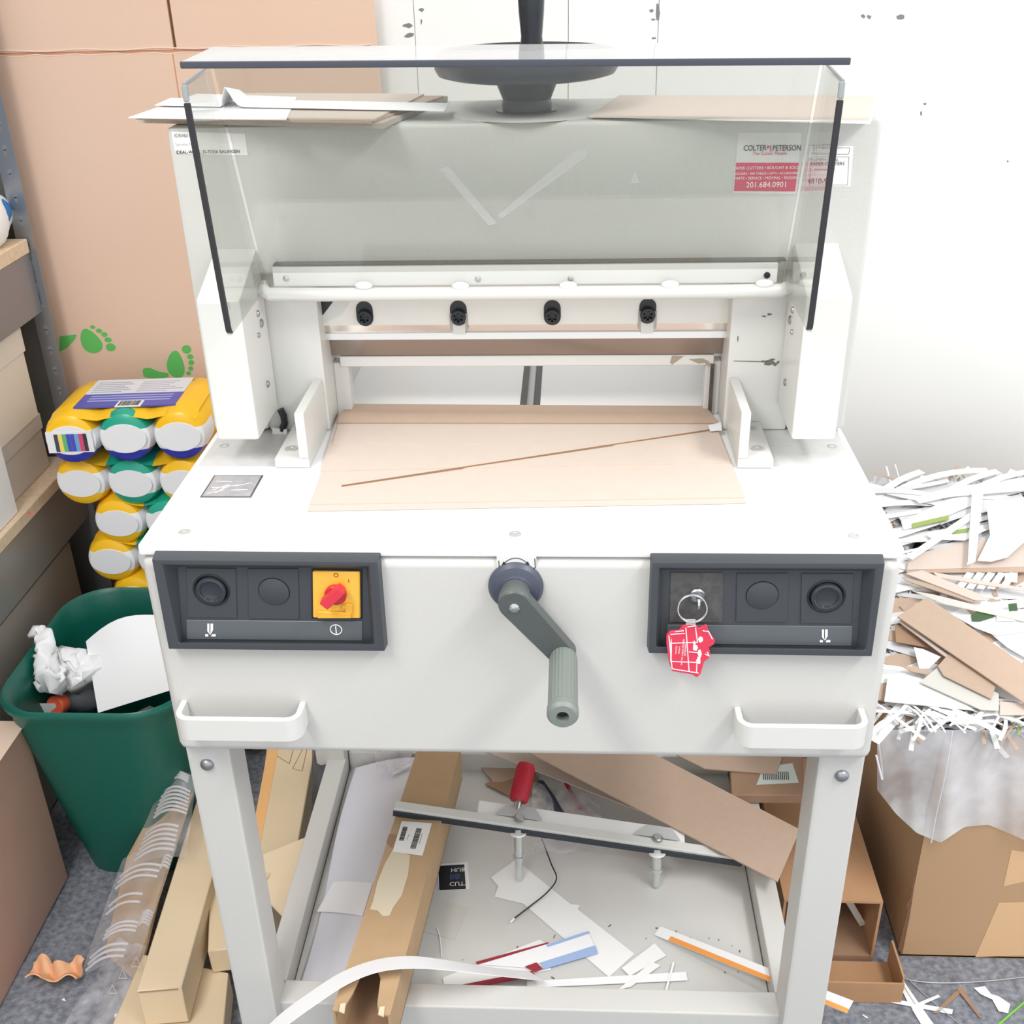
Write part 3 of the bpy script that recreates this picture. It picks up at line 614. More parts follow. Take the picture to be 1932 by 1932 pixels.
for cx, cy_, w_, h_ in ((1312, 1222, 5, 5), (1320, 1232, 4, 8), (1322, 1206, 5, 6), (1318, 1246, 4, 7), (1310, 1214, 2, 5), (1266, 1230, 1.6, 26)): b.prism(pxpoly(blob(cx, cy_, w_, h_, 10, .2), Y=FY2), (0, -.0003, 0))
b.build('fob_print', WINK, fb)
for s_, x, y, sz in (('FRANKLIN', 1291, 1226, .0030), ('PRINTERS SUPPLY CO., INC.', 1286, 1231, .0026), ('SUPPLIES', 1280, 1226, .0022), ('PRINTING', 1274, 1226, .0022)):
    p = at(x, y, Y=FY2-.0002); text(s_, sz, (p.x, FY2-.0002, p.z), (-.02, 0, -1), (1, 0, -.02), WINK, fb)
b = MB(); b.prism([Vector((p.x, FY, p.z)) for p in pxpoly([(1294, 1168), (1312, 1168), (1312, 1180), (1294, 1180)], Y=FY)], (0, -.0022, 0)); tag(b.build('fob_loop', mat('loop_clear', (196, 190, 190), .3), kr), 'pale plastic loop')

# ------------------------------------------------------------------ sheets on the table and on the housing
def flat(name, pts, Z, th, M, label, cat, group=None, bevel=0):
    b = MB(); b.prism(pxpoly(pts, Z=Z), (0, 0, th)); return tag(b.build(name, M, bevel=bevel), label, cat, group)
tz0 = ZT+.0006
for i, (pts, lab) in enumerate((
    ([(580, 965), (1408, 950), (1338, 772), (655, 765)], 'lowest brown chipboard sheet on the cutter table, poking out furthest forward'),
    ([(585, 953), (1406, 940), (1342, 780), (650, 770)], 'wide brown chipboard sheet just behind the front one on the cutter table'),
    ([(605, 890), (1378, 874), (1345, 785), (640, 775)], 'middle brown chipboard sheet of the fan on the cutter table'),
    ([(628, 837), (1366, 843), (1345, 790), (645, 775)], 'upper brown chipboard sheet of the fan, near the side gauges'))):
    flat('chipboard_sheet', pts, tz0+.0014*i, .0013, CHIP, lab, 'sheet', 'chipboard sheets on the cutter table')
z5 = tz0+.0014*4; A_, B_, C_, D_ = pxpoly([(637, 799), (1352, 800), (1334, 768), (655, 764)], Z=z5); rows = []
for i in range(9):
    t = i/8; l, r_ = A_.lerp(D_, t), B_.lerp(C_, t); h = .0045*math.sin(min(1, t*1.6)*math.pi)
    rows.append([l.lerp(r_, u)+Vector((0, 0, h*(1-.6*u)+.0003)) for u in [k/10 for k in range(11)]])
b = MB(); b.shell(rows, .0012); tag(b.build('chipboard_sheet', CHIP2), 'rearmost chipboard sheet with a bowed front edge under the knife', 'sheet', 'chipboard sheets on the cutter table')
p, q = at(645, 918, Z=tz0+.003), at(1348, 811, Z=tz0+.0062); d = (q-p).normalized(); n = Vector((-d.y, d.x, 0))
b = MB(); b.prism([p, q, q+n*.0008, p+n*.0012], (0, 0, .0012)); tag(b.build('chipboard_sliver', mat('chip_edge', (150, 112, 78), .8)), 'thin brown chipboard sliver lying diagonally across the sheets on the table', 'offcut')
flat('white_offcut', [(1336, 803), (1360, 797), (1362, 812), (1340, 814)], tz0+.0078, .0004, WHITEP, 'small white paper offcut beside the right end of the table sheets', 'offcut')

hz = TZ+.0006
flat('chipboard_stack', [(262, 232), (722, 243), (845, 190), (470, 186)], hz, .0052, CHIPG, 'thick grey chipboard block overhanging the left end of the cutter housing', 'sheet', 'boards on the housing left end')
flat('chipboard_sheet', [(256, 226), (700, 233), (838, 184), (462, 182)], hz+.0054, .002, CHIP2, 'brown chipboard sheet second from the bottom of the left pile on the housing', 'sheet', 'boards on the housing left end')
flat('chipboard_sheet', [(300, 222), (706, 228), (800, 180), (450, 178)], hz+.0076, .0018, CHIP, 'pale brown chipboard sheet near the top of the left pile on the housing', 'sheet', 'boards on the housing left end')
flat('white_card', [(242, 223), (540, 227), (560, 184), (372, 178)], hz+.0096, .0008, WHITEP, 'white card sheet sticking out to the left of the housing pile', 'sheet', 'boards on the housing left end')
A_, B_ = at(292, 199, Z=hz+.0125), at(838, 210, Z=hz+.0105); rows = []
for i in range(2):
    row = []
    for k in range(81):
        u = k/80; base = A_.lerp(B_, u)+Vector((0, .055*i, 0)); h = .021*math.exp(-((u-.255)/.03)**2)*(1-.5*i) if u > .25 else .021*math.exp(-((u-.255)/.006)**2)*(1-.5*i)
        row.append(base+Vector((0, 0, h)))
    rows.append(row)
b = MB(); b.shell(rows, .0005); tag(b.build('white_sheet', WHITEP), 'creased white paper strip on top of the left pile on the housing', 'sheet', 'boards on the housing left end')
flat('white_card', [(1130, 222), (1642, 234), (1660, 190), (1190, 190)], hz, .0012, WHITEP2, 'white card under the brown sheet on the right end of the housing', 'sheet')
flat('chipboard_sheet', [(1112, 222), (1640, 227), (1650, 184), (1168, 183)], hz+.0014, .0022, CHIP, 'single brown chipboard sheet on the right end of the cutter housing', 'sheet')

# ------------------------------------------------------------------ left background: carton, shelving, wipes
bc = thing('big_carton', 'tall flattened brown carton with green footprints leaning against the wall', 'cardboard box', (-.6, .985, 0))
CYy = .985; cz = at(300, 96, Y=CYy).z; xr = at(710, 60, Y=CYy).x; xs_ = at(325, 60, Y=CYy).x
b = MB(); b.box(-1.15, xr, CYy, CYy+.012, .002, cz-.003); b.build('front_panel', BIGKRAFT, bc, bevel=.002)
for x0, x1 in ((-1.15, xs_-.0025), (xs_+.0025, xr-.001)):
    b = MB(); b.box(x0, x1, CYy+.001, CYy+.008, cz+.001, cz+.085); b.build('flap', BIGKRAFT, bc, bevel=.001)
b = MB(); b.box(-1.15, xr-.002, CYy+.003, CYy+.010, cz-.004, cz+.002); b.build('fold_line', mat('fold', (206, 150, 118), .8), bc)
b = MB(); b.box(xs_-.004, xs_+.004, CYy+.006, CYy+.009, cz-.002, cz+.084); b.build('inner_board', mat('slot_brown', (120, 82, 56), .8), bc)
for dz_, nm_ in ((.0035, 1), (-.0035, 2)):
    b = MB(); b.tube([(-1.15+(xr+1.14)*i/40, CYy+.0006, cz+dz_+.0014*math.sin(i*1.1*nm_)) for i in range(41)], .0012, 6); b.build('crease_ridge', mat('crease_pale', (232, 206, 188), .7), bc)
b = MB(); p1, p2 = at(325, 96, Y=CYy), at(334, 186, Y=CYy); b.box(p1.x-.0008, p1.x+.0008, CYy-.0004, CYy+.001, .5, cz-.004); b.build('seam', mat('seam', (200, 140, 104), .8), bc)
def rot_ell(cx, cy_, a, bb, ang, n=20): 
    ca, sa = math.cos(ang), math.sin(ang); return [(cx+a*math.cos(t)*ca-bb*math.sin(t)*sa, cy_+a*math.cos(t)*sa+bb*math.sin(t)*ca) for t in [2*math.pi*i/n for i in range(n)]]
def kidney(cx, cy_, a, bb, ang):
    out = []; ca, sa = math.cos(ang), math.sin(ang)
    for i in range(28):
        t = 2*math.pi*i/28; u = a*math.cos(t); v = bb*(1+.18*math.cos(t))*math.sin(t) + .22*bb*(1-(u/a)**2)
        out.append((cx+u*ca-v*sa, cy_+u*sa+v*ca))
    return out
for body, toes in ((kidney(173, 642, 26, 17, math.radians(52)), ((175, 617, 5, 3.4), (187, 624, 6, 4.2), (197, 631, 6, 4.6), (204, 641, 7, 4.8), (209, 655, 9.5, 7.5))),
                   (kidney(334, 687, 26, 16, math.radians(80)), ((352, 659, 9, 8), (359, 673, 6, 5), (361, 684, 5.6, 5), (360, 695, 5, 4.2), (356, 704, 4.4, 3.8)))):
    for poly in [body]+[rot_ell(x, y, a, c, .2) for x, y, a, c in toes]:
        b = MB(); b.prism([Vector((q.x, CYy, q.z)) for q in pxpoly(poly, Y=CYy)], (0, -.0004, 0)); b.build('footprint_print', GREENPR, bc)
for poly in ([(113, 634), (145, 631), (141, 641), (128, 655), (112, 664)], [(269, 700), (272, 694), (283, 694), (300, 701), (318, 704), (318, 711), (300, 715), (280, 713), (271, 710)]):
    b = MB(); b.prism([Vector((q.x, CYy, q.z)) for q in pxpoly(poly, Y=CYy)], (0, -.0004, 0)); b.build('footprint_print', GREENPR, bc)

sh = thing('shelving_unit', 'grey slotted steel shelving unit with particle board shelves at the left', 'shelf', (-1.05, .5, 0))
PX1 = at(128, 740, Y=.93).x; PX0 = PX1-.031
b = MB(); b.box(PX0, PX1, .93, .9325, 0, 1.75); b.box(PX0-.0005, PX0+.002, .9325, .965, 0, 1.75); po = b.build('post', GALV, sh)
for k in range(26):
    z = .62+k*.0385
    b = MB(); cx = PX0+.0165; b.prism([(cx+.0046*math.cos(t), .93, z+.0046*math.sin(t)) for t in [2*math.pi*i/12 for i in range(12)]], (0, -.0005, 0)); b.prism([(cx-.0022, .93, z-.0125), (cx+.0022, .93, z-.0125), (cx+.0022, .93, z-.003), (cx-.0022, .93, z-.003)], (0, -.0005, 0))
    b.build('keyhole', mat('keyhole', (126, 128, 130), .5), po)
b = MB(); b.box(-1.3, PX0-.004, .962, .964, 0, 1.6); b.build('back_brace', GALVD, sh)
SX = -.872
for zt, zb, nm in ((.563, .540, 'lower'), (.972, .948, 'upper')):
    b = MB(); b.box(-1.3, SX, -.6, .925, zb, zt); b.build('shelf_board', WOODB, sh, bevel=.0015, seg=1)
    b = MB(); b.box(SX-.006, SX-.003, -.6, .928, zb-.105, zb-.0005); b.box(SX-.02, SX-.006, -.6, .928, zb-.105, zb-.101); b.build('shelf_beam', GALVD if nm == 'lower' else GALV, sh, bevel=.0008, seg=1)
b = MB()
for i in range(6):
    p = at(50+random.uniform(0, 12), 965+random.uniform(0, 12), Z=.5632); b.obox(p+Vector((-.0, 0, .0002)), .008, .002, .0003, Matrix.Rotation(random.uniform(0, 3), 3, 'Z'))
b.build('red_stain', mat('stain_red', (214, 120, 112), .8), sh)
def carton(name, x0, x1, y0, y1, z0, z1, M, label, lid=None, bevel=.002):
    b = MB()
    if not lid: b.box(x0, x1, y0, y1, z0, z1); return tag(b.build(name, M, bevel=bevel), label, 'box')
    t = thing(name, label, 'box', ((x0+x1)/2, (y0+y1)/2, z0)); b.box(x0, x1, y0, y1, z0, z1-lid*.6); b.build('base', M, t, bevel=bevel)
    b = MB(); b.box(x0-.003, x1+.003, y0-.003, y1+.003, z1-lid, z1); b.build('lid', M, t, bevel=bevel); return t
carton('carton', -1.25, -.905, .665, .885, .5635, .668, mat('carton_grey', (206, 198, 188), .6), 'wide cream carton standing on the lower shelf at the back', .03)
carton('carton', -1.25, -.898, .665, .875, .6685, .838, CREAM, 'cream lidded carton stacked on another carton, lower shelf', .05)
WBY = at(33, 960, X=-.882).y
carton('white_box', -1.22, -.882, .28, WBY, .5635, .70, mat('white_carton', (236, 234, 230), .6), 'plain white box at the front of the lower shelf')
carton('grey_carton', -1.25, -.90, .435, .88, .004, .405, mat('carton_taupe', (176, 168, 158), .6), 'large plain grey-brown carton on the floor under the lower shelf')
carton('blue_box', -1.25, -.93, .60, .90, .9725, 1.30, BLUEB, 'tall dull blue box at the back of the upper shelf')
t = thing('blue_bag', 'blue and white printed bag on the upper shelf edge', 'bag', (-1.0, .80, .9725))
p = at(2, 440, X=-.905)
b = MB(); b.ball((-.901, p.y-.06, .9725+.045), .026, .105, .045, 20, f=lambda v: Vector((v.x+.006*math.sin(60*v.y), v.y, max(v.z, .9726)))); b.build('bag_body', WHITEP2, t)
b = MB(); b.ball((-.899, p.y-.055, .9725+.05), .0262, .085, .03, 20); b.build('blue_band', BLUE2, t)

# wipes: shrink-wrapped three-packs of canisters
CR = .046; CL = .192
def wipes_pack(top=False):
    t = thing('wipes_pack', '', 'wipes', (0, 0, 0)); prof = [(.012, 0), (CR*.72, .0008), (CR*.9, .006), (CR, .02), (CR, CL-.02), (CR*.9, CL-.006), (CR*.6, CL)]
    for k in (-1, 0, 1):
        b = MB(); b.lathe(prof, (k*.0905, 0, 0), (0, 1, 0), 40, ref=(1, 0, 0))
        b.build('canister', CANS[(2 if top else 0)+(1 if k == 0 else 0)], t)
        b = MB(); ell = [(k*.0905+CR*.80*math.cos(a), -.0012, CR*.56*math.sin(a)) for a in [2*math.pi*i/32 for i in range(32)]]; b.prism(ell, (0, .003, 0)); b.build('lid_disc', mat('lid_grey', (241, 242, 245), .3), t, bevel=.0008)
    b = MB(); rows = []
    for j in range(7):
        row = []
        for i in range(25):
            x = -.1225+.245*i/24; u = abs(((x+.04375) % .0875)-.04375)/.04375; dome = CR*(1-.16*(u**2))*(1 if abs(x) < .1 else max(.72, 1-((abs(x)-.1)/.03)**2*.25))
            row.append(Vector((x, .005+(CL-.017)*j/6, dome*(.86 if j == 0 else .8 if j == 6 else 1)-(.004 if j == 0 else 0)+.0012)))
        rows.append(row)
    b.shell(rows, .0005)
    nc = 24
    for i, f in enumerate(b.f):
        c = sum((b.v[q] for q in f), Vector())/len(f); b.m[i] = 1 if abs(c.x) < .04 and not top else 0
    b.build('film_top', [WIPEY, WIPET], t)
    return t
def place_pack(o, x, y, z, label, rz=0, tilt=0):
    o.location = (x, y, z); o.rotation_euler = (tilt, 0, rz); o['label'] = label; o['group'] = 'shrink-wrapped wipes packs in the stack'
wp = wipes_pack()
labs = ['second yellow and teal wipes pack down, under the label-up pack', 'third yellow and teal wipes pack down in the stack, set back to the right', 'fourth yellow and teal wipes pack down, its white band sagging left', 'fifth yellow wipes pack down, just above the bin rim', 'sixth wipes pack down, hidden behind the green bin', 'seventh wipes pack down, hidden behind the green bin', 'eighth wipes pack down, hidden behind the green bin', 'lowest wipes pack on the floor behind the green bin']
zs = .592; offs = [-.70, -.648, -.676, -.645, -.69, -.65, -.69, -.65]
for i in range(8):
    o = wp if i == 0 else copy_tree(wp); place_pack(o, offs[i], .752, zs-.0778*i, labs[i])
tp = wipes_pack(True)
# printed label, barcode and colour bars on the top pack
b = MB(); zl = CR+.0022
b.box(-.085, .085, .028, .168, zl-.003, zl); lb = b.build('printed_label', mat('label_blue', (84, 86, 182), .3), tp)
b = MB(); b.box(-.085, .085, .092, .168, zl-.001, zl+.0004); b.build('label_panel', mat('label_pale', (226, 228, 236), .35), lb)
b = MB(); b.box(-.015, .028, .024, .052, zl-.001, zl+.0006); b.build('barcode_patch', LABELM, lb)
b = MB(); x = -.011
while x < .022: 
    wd = random.choice((.0006, .0011, .0017)); b.box(x, x+wd, .028, .050, zl+.0005, zl+.0009); x += wd+random.choice((.0007, .0012))
b.build('barcode', INK, lb)
b = MB()
for i in range(6):
    b.box(-.078, -.078+random.uniform(.05, .075), .10+i*.010, .1026+i*.010, zl, zl+.0006); b.box(.0, random.uniform(.05, .08), .10+i*.010, .1022+i*.010, zl, zl+.0006)
b.build('fine_print', mat('print_line', (150, 156, 176), .5), lb)
b = MB()
for i in range(3): b.box(-.07, .07, .054+i*.012, .0572+i*.012, zl, zl+.0006)
b.build('label_line', mat('print_pale', (190, 190, 230), .5), lb)
for i, c in enumerate(((70, 70, 90), (250, 226, 110), (96, 190, 120), (70, 80, 190), (70, 80, 190), (110, 170, 220), (224, 70, 120), (60, 50, 60))):
    b = MB(); x = -.115+i*.0068; b.box(x, x+.0064, -.0022, .004, -.019, .012); b.build('colour_bar', mat('bar%d' % i, c, .4), lb)
b = MB(); b.box(-.128, -.0525, -.0016, .006, -.021, .016); b.build('bar_panel', WIPEW, lb)
place_pack(tp, -.690, .739, .6825, 'topmost wipes pack with its blue and white printed label facing up', .08, -.045)

# ------------------------------------------------------------------ waste basket and contents
wb = thing('waste_basket', 'dark green plastic waste basket beside the left leg of the cutter', 'bin', (-.69, .56, 0))
b = MB(); lv = []
for f, z, off in ((0, .003, 0), (1, .345, 0), (1.03, .36, 0), (1.06, .372, .004), (1.06, .381, .004), (1.045, .385, .001), (1.02, .378, -.004), (.98, .33, -.004), (.02, .008, -.004)):
    x0, x1, y0, y1 = -.785+(-.835+.785)*f-off, -.60+(-.548+.60)*f+off, .44+(.392-.44)*f-off, .685+(.745-.685)*f+off
    lv.append([(x, y, z) for x, y in rrect(x0, x1, y0, y1, .055+.025*min(1, f), 8)])
nn = len(lv[0]); vs = [v for l in lv for v in l]; fs = []
for j in range(len(lv)-1):
    for k in range(nn): fs.append((j*nn+k, j*nn+(k+1) % nn, (j+1)*nn+(k+1) % nn, (j+1)*nn+k))
fs += [list(range(nn))[::-1], list(range((len(lv)-1)*nn, len(lv)*nn))]
b.add(vs, fs); b.build('bucket', BASKETM, wb, ang=60)
def noise3(v, s): return math.sin(v.x*s*1.3+1.7*math.sin(v.y*s))+math.sin(v.y*s*1.1+1.3*math.sin(v.z*s*.9))+math.sin(v.z*s*1.2+1.9*math.sin(v.x*s))
# crumpled tissue: a rope hanging over the back-left rim, then a heap
pts = [(75, 1190), (86, 1215), (88, 1250), (92, 1285), (110, 1272), (140, 1262), (165, 1270), (175, 1295)]
zz = [.392, .388, .37, .345, .335, .33, .322, .31]; path_ = [at(x, y, Z=z) for (x, y), z in zip(pts, zz)]
P2 = []; R2 = []
for i in range(len(path_)-1):
    for k in range(6):
        t = k/6; P2.append(path_[i].lerp(path_[i+1], t)); R2.append(.0145+.008*(i > 2)+.013*(i > 3)+random.uniform(-.003, .004))
b = MB(); b.tube(P2, R2, 16); b.v = [v+Vector((.005*math.sin(v.z*190+v.x*140), .004*math.sin(v.x*170), .004*noise3(v, 130))) for v in b.v]
tag(b.build('tissue', TISSUE, ang=180), 'crumpled white tissue draped over the rim of the green basket', 'tissue')
A_ = [at(162, 1210, Z=.365), at(290, 1160, Z=.40), at(345, 1295, Z=.33), at(185, 1345, Z=.30)]
rows = []
for i in range(9):
    t = i/8; l, r_ = A_[0].lerp(A_[3], t), A_[1].lerp(A_[2], t)
    rows.append([l.lerp(r_, u)+Vector((0, 0, .018*(1-t)*math.sin(u*math.pi))) for u in [k/8 for k in range(9)]])
b = MB(); b.shell(rows, .0005); tag(b.build('white_sheet', WHITEP), 'curved white paper sheet standing in the green basket', 'sheet')
bt = thing('bottle', 'clear plastic bottle with an orange cap lying in the green basket', 'bottle', at(140, 1320, Z=.22))
q0 = at(168, 1300, Z=.27); q1 = at(112, 1328, Z=.29); dq = (q1-q0).normalized()
b = MB(); b.lathe([(.002, -.12), (.034, -.115), (.035, .0), (.03, .02), (.014, .046), (.013, .06)], q1-dq*.06, dq, 28); b.build('bottle_body', clear('bottle_clear', (232, 230, 238), .06, .35, (206, 204, 214)), bt)
b = MB(); b.lathe([(.0165, .053), (.017, .055), (.017, .07), (.0155, .072)], q1-dq*.06, dq, 28); b.build('cap', mat('cap_orange', (240, 104, 72), .4), bt)
pts = [at(62, 1328, Z=.30), at(104, 1328, Z=.30), at(112, 1345, Z=.28), at(60, 1345, Z=.28)]
b = MB(); b.prism(pts, (0, 0, .001)); tag(b.build('white_card', WHITEP2), 'small white card by the orange bottle cap in the basket', 'card')
# loose waste under them, so that nothing floats
b = MB(); b.ball((-.69, .565, .125), .072, .10, .11, 24, f=lambda v: v+Vector((.005*noise3(v, 50), .005*noise3(v, 61), .005*noise3(v, 43)))); tag(b.build('waste_bag', mat('waste', (176, 178, 184), .8)), 'grey bundle of waste low inside the green basket', 'rubbish')

# left cartons, packaging, peel
t = thing('left_carton', 'brown carton at the lower left corner in front of the green basket', 'box', (-.95, .27, 0))
b = MB(); b.box(-1.12, -.802, .0, .425, .003, .335); b.build('carton_body', PINKB, t, bevel=.003)
b = MB(); b.hexa([(-1.12, .0, .336), (-.80, .0, .336), (-.80, .422, .336), (-1.12, .422, .336), (-1.12, .0, .340), (-.795, .0, .341), (-.795, .422, .341), (-1.12, .422, .340)]); b.build('flap', mat('carton_top_lit', (232, 206, 186), .6), t)  # flap coloured paler than the body for the light falling on it
tn = thing('tan_long_carton', 'long narrow tan carton with a tucked end flap, left of the front leg', 'box', (-.53, .3, 0))
FL, FR, BL, BR = at(257, 1870, Z=.128), at(342, 1863, Z=.128), at(372, 1505, Z=.128), at(443, 1500, Z=.128)
dn = Vector((0, 0, -.072))
b = MB(); b.hexa([FL+dn, FR+dn, BR+dn, BL+dn, FL, FR, BR, BL]); b.build('carton_body', KRAFT2, tn, bevel=.0015, seg=1)
b = MB(); b.prism([FL.lerp(FR, .06)+Vector((0, -.0015, -.0025)), FL.lerp(FR, .93)+Vector((0, -.0015, -.0025)), FL.lerp(FR, .93)+Vector((0, -.0015, -.001)), FL.lerp(FR, .06)+Vector((0, -.0015, -.001))], (0, .001, 0)); b.build('flap_gap', KRAFTD, tn)
fc = thing('flat_carton', 'flat tan carton on the carpet under the long narrow carton', 'box', (-.5, .2, 0))
P = pxpoly([(222, 1932), (440, 1932), (432, 1835), (270, 1800)], Z=.052); P[0] += Vector((-.01, -.12, 0)); P[1] += Vector((.01, -.12, 0))
b = MB(); b.prism([p+Vector((0, 0, -.05)) for p in P], (0, 0, .05)); b.build('carton_body', KRAFT2, fc, bevel=.0015, seg=1)
P = [at(349, 1425, Z=.20), at(243, 1620, Z=.085), at(200, 1800, Z=.012), at(262, 1858, Z=.012), at(300, 1700, Z=.085), at(364, 1500, Z=.15)]
b = MB(); b.prism(P, (-.002, .0, .004)); tag(b.build('brown_cardboard', KRAFT), 'brown cardboard sheet leaning beside the tan carton under clear packaging', 'cardboard')
def film(name, corners, nu, nv, amp, M, label, cat, ridges=0, th=.0006):
    A, B, Cc, D = corners; rows = []
    for i in range(nv+1):
        v = i/nv; row = []
        for j in range(nu+1):
            u = j/nu; p = A.lerp(B, u).lerp(D.lerp(Cc, u), v)
            h = amp*(.5+.5*math.sin(7*u+5*v)*math.cos(4*v-3*u))
            if ridges: h += .010*max(0, math.sin(v*math.pi*ridges))**4*(1 if .1 < u < .85 else .1)+.014*max(0, math.sin(u*math.pi))
            row.append(p+Vector((0, 0, h)))
        rows.append(row)
    b = MB(); b.sheet(rows); return tag(b.build(name, M, ang=50), label, cat)
def blister(corners, groups, label):
    A, B, Cc, D = corners; t = thing('clear_blister', label, 'packaging', (A+B+Cc+D)/4)
    def S(u, v): return A.lerp(B, u).lerp(D.lerp(Cc, u), v)+Vector((0, 0, .004+.012*math.sin(math.pi*min(1, max(0, u)))))
    b = MB(); b.sheet([[S(j/10, i/40) for j in range(11)] for i in range(41)]); b.build('film_body', FILM, t, ang=50)
    for v, u0, u1, n, dv in groups:
        for k in range(n):
            vv = v+k*dv; P = [S(u0+(u1-u0)*q/8, vv)+Vector((0, 0, .006*math.sin(math.pi*q/8))) for q in range(9)]
            b = MB(); b.tube(P, .0022, 8); b.build('rib', RIBM, t)
RIBM = clear('rib_glint', (252, 252, 254), .06, .42, (252, 252, 255), 1.5)  # whitish haze in the ribs stands in for glints on the plastic
blister([at(235, 1650, Z=.105), at(352, 1620, Z=.155), at(372, 1470, Z=.21), at(312, 1470, Z=.20)], [(.08, .15, .8, 6, .055), (.52, .2, .9, 7, .045), (.9, .3, .8, 3, .03)], 'clear ribbed plastic blister on the upper end of the brown cardboard')
blister([at(150, 1850, Z=.02), at(262, 1815, Z=.055), at(335, 1600, Z=.145), at(232, 1625, Z=.11)], [(.04, .1, .75, 3, .05), (.25, .25, .8, 3, .035), (.3, .82, .98, 5, .025), (.5, .1, .7, 2, .07), (.72, .1, .85, 3, .05), (.8, .85, .98, 4, .03)], 'long clear ribbed plastic blister tray over the carpet and cardboard')
film('plastic_film', [at(120, 1945, Z=.01), at(215, 1945, Z=.015), at(278, 1790, Z=.06), at(225, 1775, Z=.04)], 12, 16, .012, BAGM, 'clear plastic film sheet with recycling marks on the carpet', 'packaging')
b = MB()
for cx, cy_, r in ((257, 1815, 9), (232, 1838, 8), (212, 1866, 8)):
    for a, c in (((0, -r), (r, r)), ((r, r), (-r, r)), ((-r, r), (0, -r))):
        z = .066 if cx > 240 else .052; b.tube([at(cx+a[0], cy_+a[1], Z=z), at(cx+c[0], cy_+c[1], Z=z)], .0006, 5)
tag(b.build('recycling_mark', mat('print_grey', (206, 196, 204), .5)), 'row of recycling triangles printed on the clear film', 'print')
b = MB(); pc_ = at(105, 1838, Z=.012)
rows = []
for i in range(9):
    row = []
    for j in range(19):
        u = j/18; v = i/8; x = -.042+.084*u; y = -.016+.032*v+.006*math.sin(u*9); h = .004+.018*abs(v-.45)*1.6+.006*math.sin(u*17+v*5)*(.4+v)
        row.append(pc_+Vector((x*(1-.15*abs(v-.5)), y, h-.008)))
    rows.append(row)
b.shell(rows, .0022); tag(b.build('orange_peel', PEEL, ang=60), 'curled scrap of orange peel on the carpet', 'peel')
b = MB(); b.prism(pxpoly([(116, 1887), (121, 1883), (125, 1890)], Z=.002), (0, 0, .0006)); tag(b.build('paper_scrap', WHITEP), 'tiny white paper chip on the carpet near the orange peel', 'paper')
# cartons seen between the left leg and the shelf
def pbox(name, top_px, Zt, Zb, M, label, cat='box', extra=None):
    P = pxpoly(top_px, Z=Zt); t = thing(name, label, cat, ((P[0]+P[2])/2).to_2d().to_3d()+Vector((0, 0, Zb)))
    b = MB(); b.prism([Vector((p.x, p.y, Zb)) for p in P], (0, 0, Zt-Zb)); b.build('carton_body', M, t, bevel=.0015, seg=1); return t, P
t, P = pbox('tan_carton', [(470, 1690), (560, 1600), (597, 1395), (505, 1395)], .17, .004, KRAFT2, 'tan carton with orange tape standing behind the left leg')
b = MB(); q = pxpoly([(463, 1640), (482, 1640), (528, 1400), (508, 1400)], Z=.1703); b.prism(q, (0, 0, .0004)); b.build('orange_tape', mat('tape_orange', (240, 186, 124), .4), t)
b = MB()
for pa, pb in (((521, 1425), (546, 1441)), ((546, 1441), (556, 1405)), ((552, 1450), (573, 1410)), ((552, 1450), (570, 1455)), ((570, 1455), (580, 1410)), ((521, 1425), (526, 1408))): b.tube([at(*pa, Z=.1702), at(*pb, Z=.1702)], .0005, 4)
b.build('printed_frame', mat('ink_brown', (120, 100, 80), .7), t)
b = MB(); pts = [at(497, 1615, Z=.178), at(578, 1582, Z=.19), at(588, 1600, Z=.18), at(537, 1735, Z=.14), at(508, 1705, Z=.15)]; b.prism(pts, (0, 0, .003)); tag(b.build('cardboard_flap', KRAFT2), 'loose tan cardboard flap between the left leg and the shelf', 'cardboard')
t, P = pbox('small_carton', [(392, 1795), (430, 1790), (436, 1650), (396, 1672)], .10, .054, KRAFT2, 'small taped carton in clear wrap beside the left leg')
film('plastic_wrap', [at(588, 1590, Z=.16), at(612, 1560, Z=.16), at(640, 1400, Z=.2), at(590, 1400, Z=.2)], 5, 12, .01, clear('dark_wrap', (150, 152, 166), .08, .2, (120, 120, 132)), 'dark clear plastic wrap in the gap beside the shelf', 'packaging')

# ------------------------------------------------------------------ things on the stand's shelf
SZ = .1703
def arch(x): u = (x+.306)/.15; return SZ+.001+.030*math.sin(math.pi*min(1, max(0, .06+.62*u)))
b = MB(); rows = []
for i in range(9):
    y = .068+.445*i/8; rows.append([Vector((-.306+.15*k/16+.004*math.sin(i*.8), y, arch(-.306+.15*k/16))) for k in range(17)])
b.shell(rows, .0008); tag(b.build('large_sheet', mat('roll_white', (226, 227, 236), .35)), 'long white curved sheet lying along the left edge of the shelf', 'paper')
P = [at(628, 1650, Z=.198), at(703, 1666, Z=.201), at(684, 1727, Z=.201), at(596, 1706, Z=.192)]
rows = []
for i in range(5):
    l, r_ = P[0].lerp(P[3], i/4), P[1].lerp(P[2], i/4); row = []
    for k in range(9):
        q = l.lerp(r_, k/8); q.z = arch(q.x)+.0015; row.append(q)
    rows.append(row)
b = MB(); b.shell(rows, -.0004); tag(b.build('white_card', WHITEP), 'white card lying on the long curved sheet', 'card')
lc = thing('long_carton', 'long brown carton with a torn open front end and a white barcode label', 'box', (-.2, .3, SZ))
zt = .274
FL, FR, BL, BR = at(627, 1906, Z=zt), at(736, 1915, Z=zt), at(786, 1418, Z=zt), at(867, 1418, Z=zt)
for a_ in (BL, BR): a_ += (a_-(FL if a_ is BL else FR))*.02
hgt = .064; dn = Vector((0, 0, -hgt)); w3 = .003
